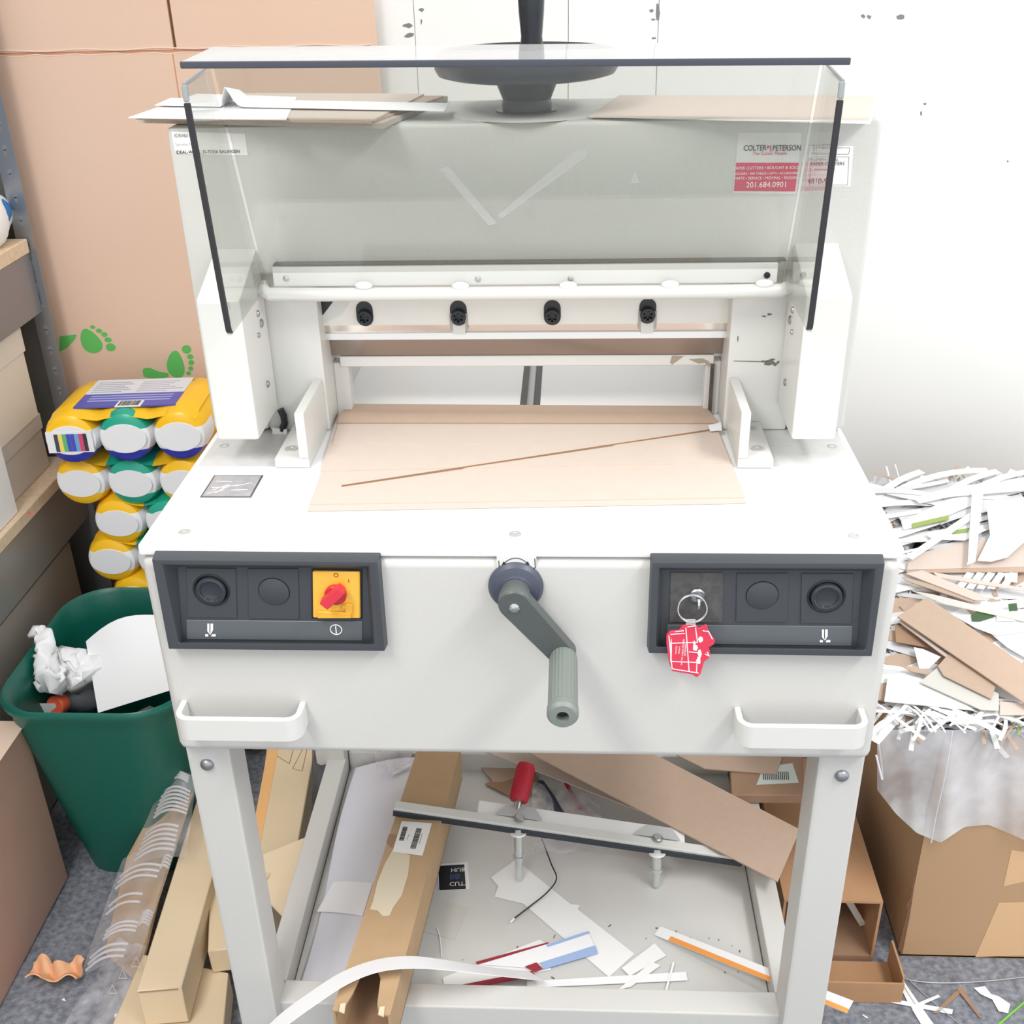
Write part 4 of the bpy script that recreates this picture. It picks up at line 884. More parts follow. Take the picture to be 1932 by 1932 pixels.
def wall3(a, c, e, f, nrm, nm, M=KRAFT): b = MB(); b.prism([a, c, e, f], nrm); return b.build(nm, M, lc)
side = (FR-FL).normalized()
lw = Vector((0, 0, -w3-.0002)); wall3(FL+dn, BL+dn, BL+lw, FL+lw, side*w3, 'side_panel'); wall3(FR+dn, BR+dn, BR+lw, FR+lw, -side*w3, 'side_panel')
wall3(FL+dn, FR+dn, BR+dn, BL+dn, (0, 0, w3), 'bottom_panel', KRAFTD); wall3(BL+dn, BR+dn, BR+lw, BL+lw, (0, -w3, 0), 'end_panel')
# top with the torn half-round bite
dl = (BL-FL)
top = [FL]
for u, v in ((.10, .0), (.13, .012), (.2, .02), (.25, .05), (.30, .115), (.42, .135), (.55, .13), (.66, .105), (.70, .06), (.73, .03), (.78, .008), (.84, .0)): top.append(FL+(FR-FL)*u+dl*v)
top += [FR, BR, BL]
b = MB(); b.prism(top, (0, 0, -w3)); tp_ = b.build('top_panel', KRAFT, lc)
for u, w_ in ((.12, .10), (.80, .10)):
    b = MB(); p = FL+(FR-FL)*u; b.prism([p+Vector((0, -.002, .0005)), p+(FR-FL)*w_+Vector((0, -.004, 0)), p+(FR-FL)*(w_*.8)+dl*.02+Vector((0, 0, .001)), p+(FR-FL)*.0+dl*.015+Vector((0, 0, .002))], (0, 0, .0015)); b.build('torn_flap', KRAFT2, lc)
b = MB(); q = [p+Vector((0, 0, .0004)) for p in pxpoly([(758, 1550), (815, 1554), (797, 1615), (741, 1607)], Z=zt)]; b.prism(q, (0, 0, .0006)); lbl = b.build('shipping_label', LABELM, lc)
b = MB()
def bars(x0, y0, x1, y1, hw):
    a, c = at(x0, y0, Z=zt+.001), at(x1, y1, Z=zt+.001); d = (c-a); n = Vector((d.y, -d.x, 0)).normalized()*hw; k = 0
    while k < 1:
        w_ = random.choice((.012, .02, .03)); p, r_ = a+d*k, a+d*min(1, k+w_); b.prism([p-n, r_-n, r_+n, p+n], (0, 0, .0003)); k += w_+random.choice((.014, .022))
bars(765, 1560, 757, 1586, .0035); bars(791, 1563, 779, 1601, .004); b.build('barcode', INK, lbl)
b = MB()
for x0, y0, x1, y1 in ((797, 1572, 791, 1592), (784, 1570, 775, 1600), (772, 1574, 768, 1584)): b.tube([at(x0, y0, Z=zt+.001), at(x1, y1, Z=zt+.001)], .0004, 4)
b.build('fine_print', INKG, lbl)
b = MB(); q = [p+Vector((0, 0, .0003)) for p in pxpoly([(741, 1604), (774, 1614), (770, 1650), (758, 1690), (742, 1712), (735, 1728), (722, 1729), (712, 1718), (698, 1716), (704, 1700), (712, 1665), (726, 1630)], Z=zt)]; b.prism(q, (0, 0, .0004)); b.build('torn_patch', mat('torn_paper', (216, 204, 180), .8), lc)
b = MB(); q = [p+Vector((0, 0, .0003)) for p in pxpoly([(734, 1574), (748, 1576), (740, 1600), (729, 1590)], Z=zt)]; b.prism(q, (0, 0, .0003)); b.build('tape_stripe', KRAFTD, lc)

# knife-changing carrier bar with red handle
kb = thing('blade_carrier', 'white knife-changing bar with black edge, steel bolts and a red handle', 'tool', (0, .28, SZ))
a0, a1 = at(746, 1512, Z=zt+.016), at(1400, 1607, Z=.222)
ax = (a1-a0).normalized(); sd = Vector((-ax.y, ax.x, 0)).normalized(); upv = ax.cross(sd); Lb = (a1-a0).length
def kbbox(l0, l1, s0, s1, u0, u1, nm, M, bev=.0006):
    b = MB(); P = []
    for u in (u0, u1):
        for l, s in ((l0, s0), (l1, s0), (l1, s1), (l0, s1)): P.append(a0+ax*l+sd*s+upv*u)
    b.hexa(P); return b.build(nm, M, kb, bevel=bev, seg=1)
kbbox(0, Lb, -.016, .0, -.004, .002, 'bar', PAINT2)
kbbox(0, Lb, -.0185, -.0162, -.012, -.002, 'black_edge', mat('edge_dark', (44, 50, 58), .5))
l1 = (at(905, 1505, Z=.262)-a0).dot(ax); l2 = (at(1290, 1560, Z=.23)-a0).dot(ax)
kbbox(l1, l2, .0005, .030, -.006, -.002, 'rear_plate', WHITEP2)
zt_ = lambda l: (a0+ax*l).z
for px, hasH in ((978, True), (1240, False)):
    lq = (at(px, 1550, Z=.245)-a0).dot(ax); c = a0+ax*lq
    b = MB(); b.prism([c-ax*.036+sd*.001+upv*.0025, c+ax*.034+sd*.001+upv*.0025, c+ax*.022+sd*.024+upv*.0025, c-ax*.016+sd*.024+upv*.0025], upv*.0012); b.build('bracket', mat('bracket_grey', (188, 190, 190), .4), kb)
    b = MB(); b.lathe([(.0075, .0), (.0075, .0025), (.0055, .004), (.002, .004)], c+upv*.0036-sd*.002, upv, 20); b.build('bolt_head', DULLST, kb)
    base = c-sd*.012; base2 = Vector((base.x, base.y-.014, SZ+.003))
    dd = (base2-base).normalized(); ln = (base2-base).length
    b = MB(); b.lathe([(.0125, .010), (.0125, .013)], base, dd, 24); b.build('washer', WHITEP2, kb)
    b = MB(); b.lathe([(.007, .004), (.007, ln*.55), (.0085, ln*.56), (.0085, ln*.63), (.0058, ln*.65), (.0055, ln)], base, dd, 22)
    b.build('bolt', mat('bolt_zinc', (212, 218, 216), .22, .75), kb)
    if hasH:
        h0 = at(978, 1512, Z=zt_(lq)+.006); h1 = at(994, 1440, Z=zt_(lq)+.036); dh = (h1-h0).normalized(); ln = (h1-h0).length
        b = MB(); b.lathe([(.006, -.016), (.006, 0)], h0, dh, 14); b.build('handle_shank', STEEL, kb)
        b = MB(); b.lathe([(.0125, 0), (.0145, .003), (.0145, ln-.008), (.012, ln-.002), (.006, ln)], h0, dh, 28); b.build('red_handle', RED2, kb)
p = at(1075, 1549, Z=.243); text('IDEAL', .011, p+Vector((0, 0, .002)), -ax, -sd, INKG, kb)

# brown strips over the back of the shelf
def slab(name, pts, th, M, label, cat, group=None):
    b = MB(); P = [at(x, y, Z=z) for x, y, z in pts]; b.prism(P, (0, 0, th)); return tag(b.build(name, M), label, cat, group)
slab('chipboard_strip', [(940, 1392, .232), (1148, 1380, .24), (1509, 1567, .243), (1467, 1665, .235)], .0022, CHIP2, 'broad brown chipboard strip lying diagonally over the right end of the knife bar', 'offcut')
slab('chipboard_strip', [(905, 1415, .205), (960, 1400, .205), (1345, 1565, .209), (1335, 1580, .207)], .0015, CHIP, 'narrow brown chipboard strip under the broad diagonal one', 'offcut')
slab('chipboard_strip', [(880, 1415, .176), (1010, 1400, .176), (1012, 1452, .174), (935, 1482, .173)], .0015, CHIP2, 'dusty brown chipboard piece behind the red handle', 'offcut')
slab('chipboard_strip', [(915, 1480, .1735), (1000, 1440, .1735), (1030, 1500, .1735), (960, 1502, .1735)], .0012, KRAFTD, 'small dark brown card under the white knife bar', 'offcut')
slab('chipboard_strip', [(1255, 1415, .225), (1480, 1415, .225), (1465, 1462, .225), (1330, 1452, .225)], .002, CHIP2, 'brown card at the back right corner of the shelf', 'offcut')
b = MB(); pcs = [(1010, 1510), (1050, 1490), (1100, 1515), (1140, 1580), (1100, 1618), (1040, 1600)]
film('clear_bag', [at(1000, 1625, Z=.175), at(1140, 1612, Z=.175), at(1130, 1495, Z=.18), at(1005, 1490, Z=.18)], 14, 14, .020, BAGM, 'crumpled clear plastic bag behind the white knife bar', 'bag')
pn = thing('hex_tool', 'dark tool with a thin red shaft inside the clear bag', 'tool', at(1070, 1510, Z=.19))
b = MB(); b.tube([at(1018, 1480, Z=.182), at(1040, 1510, Z=.182), at(1060, 1545, Z=.182)], .009, 10); b.build('tool_grip', mat('tool_dark', (48, 50, 72), .5), pn)
b = MB(); b.tube([at(1068, 1478, Z=.18), at(1095, 1525, Z=.18)], .0035, 8); b.build('red_shaft', RED2, pn)
t, P = pbox('label_carton', [(1380, 1500), (1515, 1500), (1515, 1400), (1375, 1400)], .224, .2065, KRAFTD, 'dark brown carton with a pale barcode label at the back right of the shelf')
b = MB(); q = pxpoly([(1427, 1481), (1507, 1477), (1495, 1440), (1440, 1448)], Z=.2243); b.prism(q, (0, 0, .0004)); lb2 = b.build('barcode_label', mat('label_grey2', (206, 214, 206), .5), t)
b = MB()
bz = .225
for i in range(14): x = 1440+i*3.6; b.prism(pxpoly([(x, 1471), (x+1.6, 1471), (x+.6, 1456), (x-1, 1456)], Z=bz), (0, 0, .0002))
b.build('barcode', INK, lb2)

# paper scraps on the shelf floor
GS = 'paper offcuts on the shelf floor'
def scrap(pts, i, M, label, name='paper_offcut', th=.0005): return flat(name, pts, SZ+.0007*i, th, M, label, 'paper', GS)
bk = thing('black_card', 'small black printed card with white border on the shelf floor', 'card', at(855, 1655, Z=SZ))
b = MB(); b.prism(pxpoly([(824, 1631), (882, 1627), (886, 1677), (828, 1681)], Z=SZ), (0, 0, .0006)); b.build('card_border', WHITEP2, bk)
b = MB(); b.prism(pxpoly([(827, 1634), (876, 1631), (879, 1677), (829, 1680)], Z=SZ+.0006), (0, 0, .0003)); b.build('black_print', mat('print_black', (22, 24, 32), .4), bk)
e1 = (at(879, 1677, Z=SZ)-at(829, 1680, Z=SZ)).normalized(); e2 = Vector((e1.y, -e1.x, 0))
for s_, x, y, sz, M in (('HUB', 864, 1638, .011, WINK), ('BB', 858, 1650, .014, mat('print_navy', (70, 100, 150), .4)), ('CUTT', 866, 1664, .011, WINK)):
    p = at(x, y, Z=SZ+.0009); b2 = text(s_, sz, p+Vector((0, 0, .0004)), e1, e2, M, bk, lift=-.0001)
scrap([(800, 1690), (885, 1713), (858, 1773), (778, 1753)], 0, GREYP, 'square grey card beside the long brown carton on the shelf')
scrap([(926, 1656), (973, 1622), (1076, 1706), (1094, 1708), (1090, 1716), (1197, 1800), (1149, 1844), (987, 1705), (933, 1692), (940, 1672)], 1, WHITEP2, 'long white card offcut with a notched end lying diagonally on the shelf')
scrap([(1235, 1780), (1257, 1803), (1188, 1842), (1173, 1827)], 3, WHITEP2, 'short pale card piece across the end of the diagonal white offcut')
scrap([(994, 1852), (1294, 1834), (1298, 1850), (994, 1864)], 4, WHITEP, 'straight white strip lying along the front of the shelf')
scrap([(1165, 1868), (1230, 1815), (1246, 1822), (1190, 1862)], 5, WHITEP2, 'thin curled pale strip crossing the straight white strip')
scrap([(1269, 1816), (1273, 1816), (1259, 1868), (1255, 1868)], 6, WHITEP, 'tiny upright white paper sliver near the right end of the strip')
scrap([(835, 1845), (1018, 1773), (1035, 1785), (1040, 1830), (840, 1866)], 2, WHITEP2, 'wide white card under the blue and red strips at the shelf front')
scrap([(898, 1815), (1034, 1778), (1036, 1781), (900, 1820)], 4, REDS, 'thin dark red paper strip at the front of the shelf')
scrap([(905, 1820), (1110, 1758), (1122, 1786), (990, 1826)], 5, WHITEP, 'white strip with a pale blue upper edge on the shelf')
scrap([(1030, 1783), (1110, 1757), (1113, 1761), (1034, 1787)], 6, BLUES, 'thin pale blue edge strip on the white strip')
scrap([(1021, 1816), (1123, 1784), (1128, 1799), (1025, 1829)], 6, BLUES, 'pale blue paper strip at the middle front of the shelf')
scrap([(990, 1824), (1012, 1816), (1024, 1828), (1010, 1834)], 7, REDS, 'small red paper corner left of the pale blue strip')
scrap([(852, 1862), (1005, 1832), (1010, 1842), (870, 1868)], 7, REDS, 'dark red folded strip under the curling white strip')
b = MB(); A4 = [at(1246, 1748, Z=SZ+.001), at(1234, 1764, Z=SZ+.001), at(1598, 1912, Z=.2065), at(1610, 1889, Z=.2065)]
t = thing('edge_strip', 'white strip with an orange edge reaching over the right shelf rail', 'paper', A4[0])
b.prism(A4, (0, 0, .0006)); b.build('white_strip', WHITEP2, t)
b = MB(); b.prism([A4[1].lerp(A4[2], .08)+Vector((0, 0, .0007)), A4[2]+Vector((0, 0, .0007)), A4[2].lerp(A4[3], .32)+Vector((0, 0, .0007)), A4[1].lerp(A4[2], .08).lerp(A4[0].lerp(A4[3], .08), .45)+Vector((0, 0, .0007))], (0, 0, .0004)); b.build('orange_edge', ORANGES, t)
# long curling strip
pts = [(500, 1960, .25), (535, 1925, .262), (585, 1888, .275), (650, 1846, .285), (715, 1822, .289), (780, 1816, .288), (850, 1822, .27), (920, 1832, .235), (970, 1838, .205), (1012, 1842, .182)]
ctr = [at(x, y, Z=z) for x, y, z in pts]; rows = [[], []]
for i, p in enumerate(ctr):
    tg = (ctr[min(i+1, len(ctr)-1)]-ctr[max(i-1, 0)]).normalized(); n = tg.cross(Vector((0, .45, 1))).normalized()
    rows[0].append(p+n*.0165); rows[1].append(p-n*.0165)
def smooth(row):
    out = []
    for i in range(len(row)-1):
        p0, p1, p2, p3 = row[max(i-1, 0)], row[i], row[i+1], row[min(i+2, len(row)-1)]
        for k in range(5):
            t = k/5; out.append(.5*((2*p1)+(p2-p0)*t+(2*p0-5*p1+4*p2-p3)*t*t+(3*p1-p0-3*p2+p3)*t**3))
    return out+[row[-1]]
b = MB(); b.shell([smooth(rows[0]), smooth(rows[1])], .0006); tag(b.build('curled_strip', WHITEP), 'long white curling strip arching over the shelf front rail', 'paper')
wp_ = [at(x, y, Z=z) for x, y, z in ((1022, 1582, SZ+.010), (1040, 1630, SZ+.014), (1050, 1658, SZ+.014), (1032, 1684, SZ+.01), (1000, 1710, SZ+.006), (970, 1733, SZ+.005))]
b = MB(); b.tube(smooth(wp_), .0011, 6); t = thing('wire', 'bent black wire with a white tip over the white offcut', 'wire', wp_[2]); b.build('black_wire', BLACK, t)
b = MB(); b.tube([wp_[-1], at(963, 1740, Z=SZ+.005)], .0016, 6); b.build('white_tip', WHITEP, t)
b = MB(); b.tube(smooth([at(x, y, Z=SZ+.001) for x, y in ((824, 1750), (830, 1770), (833, 1805))]), .0009, 5); tag(b.build('paper_sliver', WHITEP), 'thin white curled paper sliver by the grey card', 'paper', GS)
b = MB(); b.tube([at(740, 1461, Z=.206), at(775, 1444, Z=.208)], .003, 8); tag(b.build('white_stick', WHITEP2), 'short white stick on the curved sheet at the back', 'stick')
film('clear_bag', [at(712, 1470, Z=.203), at(770, 1455, Z=.204), at(785, 1400, Z=.204), at(705, 1400, Z=.203)], 10, 8, .012, BAGM, 'small crumpled clear bag on the far end of the curved sheet', 'bag')

# ------------------------------------------------------------------ right side: scrap box, pile, small cartons
sb = thing('scrap_box', 'large brown carton lined with clear plastic holding the paper scraps', 'box', (.80, .55, 0))
bx0, bx1, by0, by1, bzt = .566, 1.10, .302, .80, .43
b = MB()
for (x0, x1, y0, y1) in ((bx0, bx1, by0, by0+.005), (bx0, bx1, by1-.005, by1), (bx0, bx0+.005, by0+.005, by1-.005), (bx1-.005, bx1, by0+.005, by1-.005)): b.box(x0, x1, y0, y1, .002, bzt)
b.box(bx0, bx1, by0, by1, .001, .005); b.build('carton_body', mat('box_kraft', (190, 156, 120), .7, noise=(7, .4, (178, 142, 106), .7)), sb)
for pts in ([(1893, 1672), (1945, 1660), (1945, 1610), (1908, 1604)], [(1840, 1805), (1945, 1802), (1945, 1702), (1884, 1704)]):
    b = MB(); b.prism([Vector((p.x, by0, p.z)) for p in pxpoly(pts, Y=by0)], (0, -.0005, 0)); b.build('packing_tape', mat('tape_pale', (226, 186, 142), .4), sb)
b = MB(); b.prism([Vector((p.x, by0, p.z)) for p in pxpoly([(1723, 1650), (1727, 1650), (1722, 1690), (1715, 1735), (1702, 1800), (1694, 1790), (1708, 1735), (1712, 1715), (1710, 1705), (1718, 1690)], Y=by0)], (0, -.0008, 0)); b.build('torn_corner', mat('torn_dark', (122, 88, 62), .8), sb)
# liner: over the rim, hanging in front and at the left
rows = []
prf = [(1625, 1378), (1660, 1378), (1700, 1378), (1750, 1378), (1800, 1377), (1850, 1376), (1900, 1376), (1950, 1376)]
bot = [1490, 1535, 1572, 1590, 1560, 1556, 1575, 1610, 1640, 1600, 1570]
xs = [.553, .553, .575, .62, .66, .70, .74, .80]
n = 66; NV = 12
def lerp_list(L, u): k = u*(len(L)-1); i = min(int(k), len(L)-2); return L[i]+(L[i+1]-L[i])*(k-i)
for iv in range(NV+1):
    v = iv/NV; row = []
    for iu in range(n+1):
        u = iu/n; px_ = lerp_list([1655, 1690, 1730, 1775, 1820, 1865, 1910, 1990, 2150, 2300, 2520], u); yb = lerp_list(bot, u)
        y_ = by0-.008-.006*math.sin(u*19+v*2)*v-.004*math.sin(u*43)*v
        p = at(px_, 1377+(yb-1377)*v, Y=y_); row.append(p)
    rows.append(row)
b = MB(); b.sheet(rows); b.build('plastic_liner', LINER, sb, ang=80)
rows = []
for iv in range(NV+1):
    v = iv/NV; row = []
    for iu in range(15):
        u = iu/14; row.append(Vector((bx0-.006-.006*math.sin(u*15)*v, by0-.006+.35*u, bzt+.012-(.17-.06*u)*v)))
    rows.append(row)
b = MB(); b.sheet(rows); b.build('plastic_liner', LINER, sb, ang=80)
b = MB()
for pts in ([(1797, 1380), (1782, 1470), (1768, 1530), (1757, 1590)], [(1655, 1385), (1662, 1430), (1666, 1472)]): b.tube(smooth([at(x, y, Y=by0-.018) for x, y in pts]), .0011, 6)
b.build('liner_crease', LINER, sb)
# the heap surface: a slope rising to the wall
HP0 = Vector((.8, .30, .452)); HN = Vector((0, -.245, 1)).normalized()
def hp(x, y, lift=0): return on(x, y, HP0+HN*lift, HN)
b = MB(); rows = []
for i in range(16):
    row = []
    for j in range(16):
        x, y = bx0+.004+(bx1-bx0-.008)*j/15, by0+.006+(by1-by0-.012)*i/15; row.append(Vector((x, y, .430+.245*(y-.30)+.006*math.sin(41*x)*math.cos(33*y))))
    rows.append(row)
b.shell(rows, -.02); tag(b.build('scrap_bed', mat('bed', (96, 94, 98), .8), ang=90), 'matted bed of paper shreds, coloured dark for shade, deep in the scrap box', 'paper', kind='stuff')  # bed colour darkened to stand in for shade between the offcuts
b = MB()
def strip_into(b, mi, L, W, x, y, lift, a, pit, th=.0003, bend=0.):
    M = Matrix.Rotation(a, 3, 'Z') @ Matrix.Rotation(pit, 3, 'Y'); c = Vector((x, y, .452+.245*(y-.30)+lift)); sl = Vector((0, 0, .245))
    P = []
    k = 4 if bend else 1
    for i in range(k+1):
        t = i/k-.5; q = M @ Vector((t*L, bend*L*(t*t*4-1)*.25, 0)); s_ = M @ Vector((0, W/2, 0))
        q.z += q.y*.245; s_.z += s_.y*.245; P.append((c+q-s_, c+q+s_))
    for i in range(k): b.prism([P[i][0], P[i+1][0], P[i+1][1], P[i][1]], (0, 0, th), mi)
for i in range(1500):
    x, y = random.uniform(.50, 1.08), random.uniform(.305, .80); strip_into(b, random.choices((0, 1, 2, 3, 4), (30, 24, 13, 3, 30))[0], random.uniform(.03, .13), random.uniform(.0015, .008), x, y, random.uniform(-.014, .004), random.uniform(0, 3.14), random.uniform(-.15, .15))
tag(b.build('paper_shreds', [WHITEP2, mat('paper_shaded', (214, 214, 216), .7), CHIP2, GREENS, mat('paper_shade_grey', (186, 186, 190), .7)]), 'mass of thin white paper shreds filling the scrap heap', 'paper', kind='stuff')  # grey papers carry the heap's shadows in their colour
# individual offcuts
random.seed(21); protos = {}
for kind_, M in ((0, WHITEP2), (1, CHIP2), (2, mat('paper_shaded', (214, 214, 216), .7))):  # last colour is white paper greyed for the shade in the heap
    for q in range(4):
        L = (.09, .13, .17, .22)[q]; W = (.005, .009, .013, .018)[q]*(1.6 if kind_ == 1 else 1); b = MB(); bend = (.0, .25, -.2, .12)[q]*(0 if kind_ == 1 else 1); P = []
        for i in range(7):
            t = i/6-.5; P.append((Vector((t*L, bend*L*(t*t*4-1)*.25-W/2, .006*math.cos(t*3))), Vector((t*L, bend*L*(t*t*4-1)*.25+W/2, .006*math.cos(t*3)))))
        b.shell([[p[0] for p in P], [p[1] for p in P]], .0005)
        o = b.build('offcut_strip', M); protos[(kind_, q)] = o.data; bpy.data.objects.remove(o)
nst = 0
def put_strip(kind_, q, x, y, lift, a, pit, sc=1.):
    o = bpy.data.objects.new('offcut_strip', protos[(kind_, q)]); C.objects.link(o)
    o.location = (x, y, .452+.245*(y-.30)+lift); R_ = Matrix.Rotation(math.atan(.245), 4, 'X') @ Matrix.Rotation(a, 4, 'Z') @ Matrix.Rotation(pit, 4, 'Y'); o.rotation_euler = R_.to_euler(); o.scale = (sc, sc**.7, 1)
    reg = 'front edge' if y < .36 else 'front half' if y < .5 else 'rear half' if y < .68 else 'wall edge'
    sz = ('short', 'medium', 'long', 'longest broad')[q]; col = ('white', 'brown chipboard', 'greyish white')[kind_]
    deg = math.degrees(a) % 180; dr = 'level' if deg < 12 or deg > 168 else 'rising rightward' if deg < 65 else 'nearly upright' if deg < 115 else 'falling rightward'
    sd = 'left' if x < .60 else 'middle' if x < .74 else 'right'
    lab_ = '%s %s offcut %s, %s of the %s of the scrap heap' % (sz, col, dr, sd, reg)
    tag(o, lab_, 'paper', 'brown offcuts in the scrap heap' if kind_ == 1 else 'white paper offcuts in the scrap heap')
for i in range(210):
    px_, py = random.uniform(1665, 1960), random.uniform(915, 1375)
    if py < 1040: kd, ang_ = random.choices((0, 2, 1), (50, 48, 2))[0], random.gauss(.35, .3)
    elif py > 1325: kd, ang_ = random.choice((0, 0, 2)), random.uniform(-1.2, 1.2)
    else: kd, ang_ = random.choices((0, 2, 1), (50, 30, 20))[0], random.gauss(-.1, .45)
    p = hp(px_, py)
    if p.x < .50+.1*max(0, .5-p.y) or p.y > .83: continue
    mid = 1040 < py < 1325
    put_strip(kd, random.choices((0, 1, 2, 3), (1, 2, 3, 4) if py < 1325 else (5, 3, 1, 0))[0], p.x, p.y, random.uniform(-.002, .004) if mid else random.uniform(.001, .014), ang_, random.uniform(-.06, .06), .62 if py > 1325 else 1.)
# pieces one can tell apart on the heap
HG = 'large pieces lying on the scrap heap'
def heap(pts, lift, M, label, th=.0014, name='paper_offcut', tilt=0):
    P = [hp(x, y, lift+.007) for x, y in pts]; b = MB(); b.prism(P, HN*th); return tag(b.build(name, M), label, 'offcut', HG)
heap([(1711, 1076), (1715, 1050), (1822, 1022), (1940, 1012), (1940, 1070)], .010, CHIP, 'broad brown card under the white strips, upper part of the heap', name='chipboard_piece')
heap([(1708, 1075), (1940, 1068), (1940, 1080), (1712, 1082)], .009, CHIP2, 'thin brown card edge below the broad upper card', name='chipboard_piece')
heap([(1708, 1083), (1740, 1077), (1862, 1128), (1858, 1134), (1840, 1134)], .014, CHIP, 'narrow tapering brown strip pointing right on the heap', name='chipboard_piece')
heap([(1708, 1090), (1845, 1130), (1835, 1138), (1706, 1096)], .012, CHIP2, 'second narrow brown strip under the tapering one', name='chipboard_piece')
heap([(1693, 1165), (1748, 1128), (1945, 1265), (1945, 1336), (1935, 1330)], .024, CHIP2, 'largest brown strip slanting down right across the heap', .002, 'chipboard_piece')
heap([(1695, 1174), (1700, 1170), (1860, 1290), (1850, 1290)], .018, CHIP, 'brown strip just under the largest slanting one', .0014, 'chipboard_piece')
heap([(1688, 1178), (1730, 1190), (1765, 1225), (1690, 1212)], .010, KRAFTD, 'dark brown piece at the left of the heap by the machine', .0012, 'chipboard_piece')
heap([(1769, 1258), (1790, 1234), (1880, 1290), (1870, 1320), (1780, 1276)], .019, CHIP2, 'brown square card lying on the grey folder in the heap', .0014, 'chipboard_piece')
heap([(1735, 1288), (1775, 1255), (1884, 1310), (1884, 1342), (1850, 1340)], .015, GREYP, 'light grey card folder low on the heap', .0014)
heap([(1668, 1324), (1675, 1275), (1710, 1274), (1782, 1296), (1838, 1341)], .011, WHITEP2, 'wide off-white card low on the heap beside the machine', .001)
heap([(1886, 1350), (1886, 1324), (1945, 1330), (1945, 1350)], .013, CHIP, 'pale brown card corner at the lower right of the heap', .0014, 'chipboard_piece')
heap([(1734, 1262), (1724, 1222), (1740, 1225), (1775, 1240), (1752, 1262)], .013, WHITEP2, 'off-white triangular card between brown pieces', .001)
heap([(1702, 1258), (1745, 1258), (1760, 1276), (1720, 1268)], .012, CHIP2, 'small brown card beneath the off-white triangle', .001, 'chipboard_piece')
heap([(1720, 1115), (1760, 1122), (1945, 1168), (1945, 1176), (1780, 1140)], .015, GREYP, 'long thin grey strip crossing the middle of the heap', .0008)
heap([(1800, 1162), (1945, 1150), (1945, 1190), (1880, 1200), (1840, 1185)], .011, WHITEP2, 'pale sheet with a green print in the middle right of the heap', .0006)
heap([(1832, 1160), (1842, 1154), (1878, 1155), (1876, 1164), (1850, 1172), (1834, 1172)], .0135, GREEND, 'dark green printed patch on the pale sheet', .0004, 'green_scrap')
heap([(1880, 1152), (1915, 1150), (1915, 1172), (1880, 1172)], .014, WHITEP, 'small white square scrap on the pale green-printed sheet', .0005)
heap([(1902, 1140), (1918, 1138), (1920, 1152), (1904, 1154)], .0145, GREEND, 'tiny dark green square at the right edge of the heap', .0004, 'green_scrap')
heap([(1868, 1195), (1945, 1190), (1945, 1248), (1900, 1222)], .009, mat('violet_white', (226, 228, 240), .6), 'bluish white sheet behind the largest brown strip', .0008)
heap([(1834, 925), (1856, 923), (1840, 1060), (1824, 1066), (1826, 1060)], .026, WHITEP, 'upright white strip hanging down the upper heap', .0006)
heap([(1862, 960), (1945, 940), (1945, 1012), (1900, 1052), (1870, 1060), (1844, 1058), (1868, 1010)], .021, WHITEP, 'wide white sheet at the upper right of the heap', .0006)
heap([(1745, 1008), (1830, 990), (1862, 1000), (1820, 1020), (1760, 1018)], .016, WHITEP, 'white torn sheet above the broad brown card', .0005)
heap([(1708, 1050), (1832, 966), (1840, 976), (1722, 1056)], .022, WHITEP, 'long white strip slanting up right over the broad brown card', .0006)
heap([(1700, 985), (1790, 942), (1850, 930), (1855, 945), (1760, 985), (1705, 1000)], .014, WHITEP2, 'curved white sheet near the left of the upper heap', .0006)
heap([(1722, 940), (1800, 918), (1940, 905), (1940, 925), (1790, 938), (1735, 950)], .018, WHITEP, 'topmost white sheet along the back edge of the heap', .0006)
heap([(1720, 988), (1790, 972), (1790, 980), (1722, 996)], .0165, GREENS, 'pale green strip among the white strips of the upper heap', .0004, 'green_scrap')
heap([(1795, 1002), (1830, 996), (1826, 1004), (1798, 1008)], .0175, GREENS, 'small pale green strip under the wide white sheet', .0004, 'green_scrap')
for x, nth in ((1802, 'leftmost'), (1822, 'second from the left'), (1842, 'middle'), (1862, 'second from the right'), (1884, 'rightmost')): heap([(x, 1110), (x+22, 1080), (x+36, 1082), (x+14, 1112)], .0125, WHITEP, 'short white paper piece, %s of five in a row on the heap' % nth, .0005, 'short_offcut')
heap([(1760, 1080), (1945, 1112), (1945, 1118), (1770, 1090)], .014, CHIP, 'thin brown lath over the row of white slats', .0008, 'chipboard_piece')
b = MB(); b.tube([at(1653, 1425, Y=by0-.02), at(1664, 1470, Y=by0-.02)], .0014, 5); b.build('hanging_shred', WHITEP, sb)
random.seed(5)
for i in range(30):
    px_ = random.uniform(1660, 1935); p = hp(px_, random.uniform(1345, 1378), .012); put_strip(0, random.choice((0, 1)), p.x, p.y+.005, .012, random.uniform(-1.3, 1.3), random.uniform(-.1, .2), random.uniform(.35, .55))

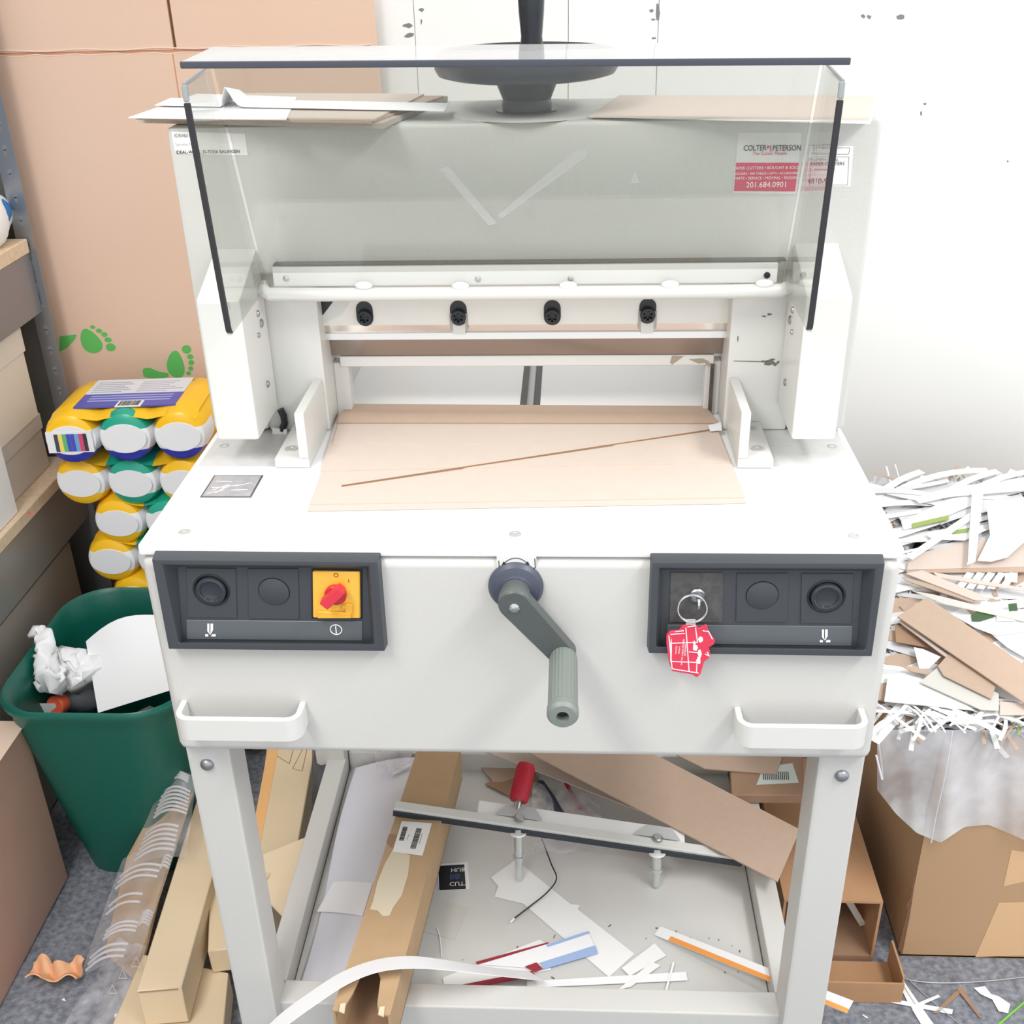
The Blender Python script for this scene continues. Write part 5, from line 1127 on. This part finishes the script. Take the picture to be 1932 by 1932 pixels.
# small cartons right of the leg
KC = mat('kraft_mid', (190, 148, 110), .7, noise=(25, .3, (174, 130, 94)))
c1 = thing('open_carton', 'brown carton with an open end behind the right leg', 'box', (.44, .42, 0))
TA, TB = at(1588, 1700, Z=.128), at(1663, 1690, Z=.128); y0_, y1_ = TA.y, TA.y+.32; xA, xB = .375, TB.x
b = MB(); b.box(xA, xB, y0_, y1_, .124, .128); b.build('top_panel', KC, c1)
b = MB(); b.box(xB-.004, xB, y0_, y1_, .012, .124); b.build('side_panel', KC, c1)
b = MB(); b.box(xA, xA+.004, y0_, y1_, .012, .124); b.build('side_panel', KC, c1)
b = MB(); b.box(xA, xB, y1_-.004, y1_, .012, .124); b.box(xA, xB, y0_, y1_, .008, .012); b.build('back_panel', KRAFTD, c1)
b = MB(); b.box(xA, xB, y0_, y1_, .0, .0075); b.build('lower_body', KRAFTD, c1)
b = MB(); b.obox((xB-.03, y0_+.05, .068), .010, .003, .10, Matrix.Rotation(-.5, 3, 'Y')); b.build('white_liner_edge', GREYP, c1)
c2 = thing('carton_tray', 'small shallow brown carton tray on the carpet by the right leg', 'box', (.49, .25, 0))
x0, x1, yf, yb, zt2 = .40, .545, at(1620, 1892, Z=0).y, y0_-.004, .042
for nm, bb in (('front_panel', (x0, x1, yf, yf+.003, .001, zt2)), ('side_panel', (x0, x0+.003, yf+.003, yb, .001, zt2)), ('side_panel', (x1-.003, x1, yf+.003, yb, .001, zt2+.01)), ('bottom_panel', (x0+.003, x1-.003, yf+.003, yb, .001, .004))):
    b = MB(); b.box(*bb); b.build(nm, KC, c2)
# scraps on the carpet at the right
random.seed(3)
def cscrap(pts, i, M, label, name='paper_scrap', th=.0006): return flat(name, pts, .0015+.0009*i, th, M, label, 'paper', 'scraps on the carpet at the right')
cscrap([(1690, 1845), (1698, 1842), (1770, 1945), (1745, 1945), (1712, 1890)], 0, WHITEP, 'broadest white paper strip on the carpet by the carton tray')
cscrap([(1683, 1885), (1798, 1905), (1796, 1914), (1682, 1892)], 1, WHITEP, 'level white strip on the carpet crossing the broad strip')
cscrap([(1718, 1898), (1770, 1877), (1774, 1881), (1722, 1904)], 2, WHITEP2, 'short white strip on the carpet above the broad strip')
cscrap([(1685, 1828), (1690, 1826), (1732, 1895), (1728, 1896)], 3, WHITEP2, 'thin white strip on the carpet leaning out of the carton tray')
cscrap([(1760, 1912), (1806, 1868), (1812, 1874), (1770, 1912)], 1, KRAFTD, 'left leg of the brown chevron strips on the carpet')
cscrap([(1805, 1866), (1814, 1862), (1852, 1920), (1848, 1920)], 2, KRAFTD, 'right leg of the brown chevron strips on the carpet')
cscrap([(1837, 1864), (1858, 1861), (1870, 1876), (1884, 1880), (1906, 1895), (1902, 1912), (1884, 1908), (1872, 1886), (1850, 1876)], 1, WHITEP2, 'torn white paper scrap on the carpet at the far right')
cscrap([(1628, 1914), (1638, 1920), (1636, 1922), (1627, 1916)], 0, WHITEP, 'tiny white crumb on the carpet near the right leg')
b = MB(); b.tube(smooth([at(x, y, Z=.0025) for x, y in ((1680, 1810), (1700, 1843), (1760, 1854), (1850, 1852), (1945, 1842))]), .0009, 6); tag(b.build('plastic_strand', mat('strand', (170, 176, 176), .3)), 'thin clear strand curving over the carpet', 'strand')
b = MB(); b.tube(smooth([at(x, y, Z=.003) for x, y in ((1680, 1815), (1740, 1872), (1790, 1915), (1830, 1945))]), .0007, 6); tag(b.build('plastic_strand', mat('strand', (170, 176, 176), .3)), 'thin straight strand crossing the white strips on the carpet', 'strand')
b = MB(); b.tube([at(1870, 1945, Z=.004), at(1945, 1880, Z=.004)], .0016, 6); tag(b.build('green_strip', mat('neon_green', (120, 196, 70), .5)), 'bright green strand at the lower right corner of the carpet', 'strand')
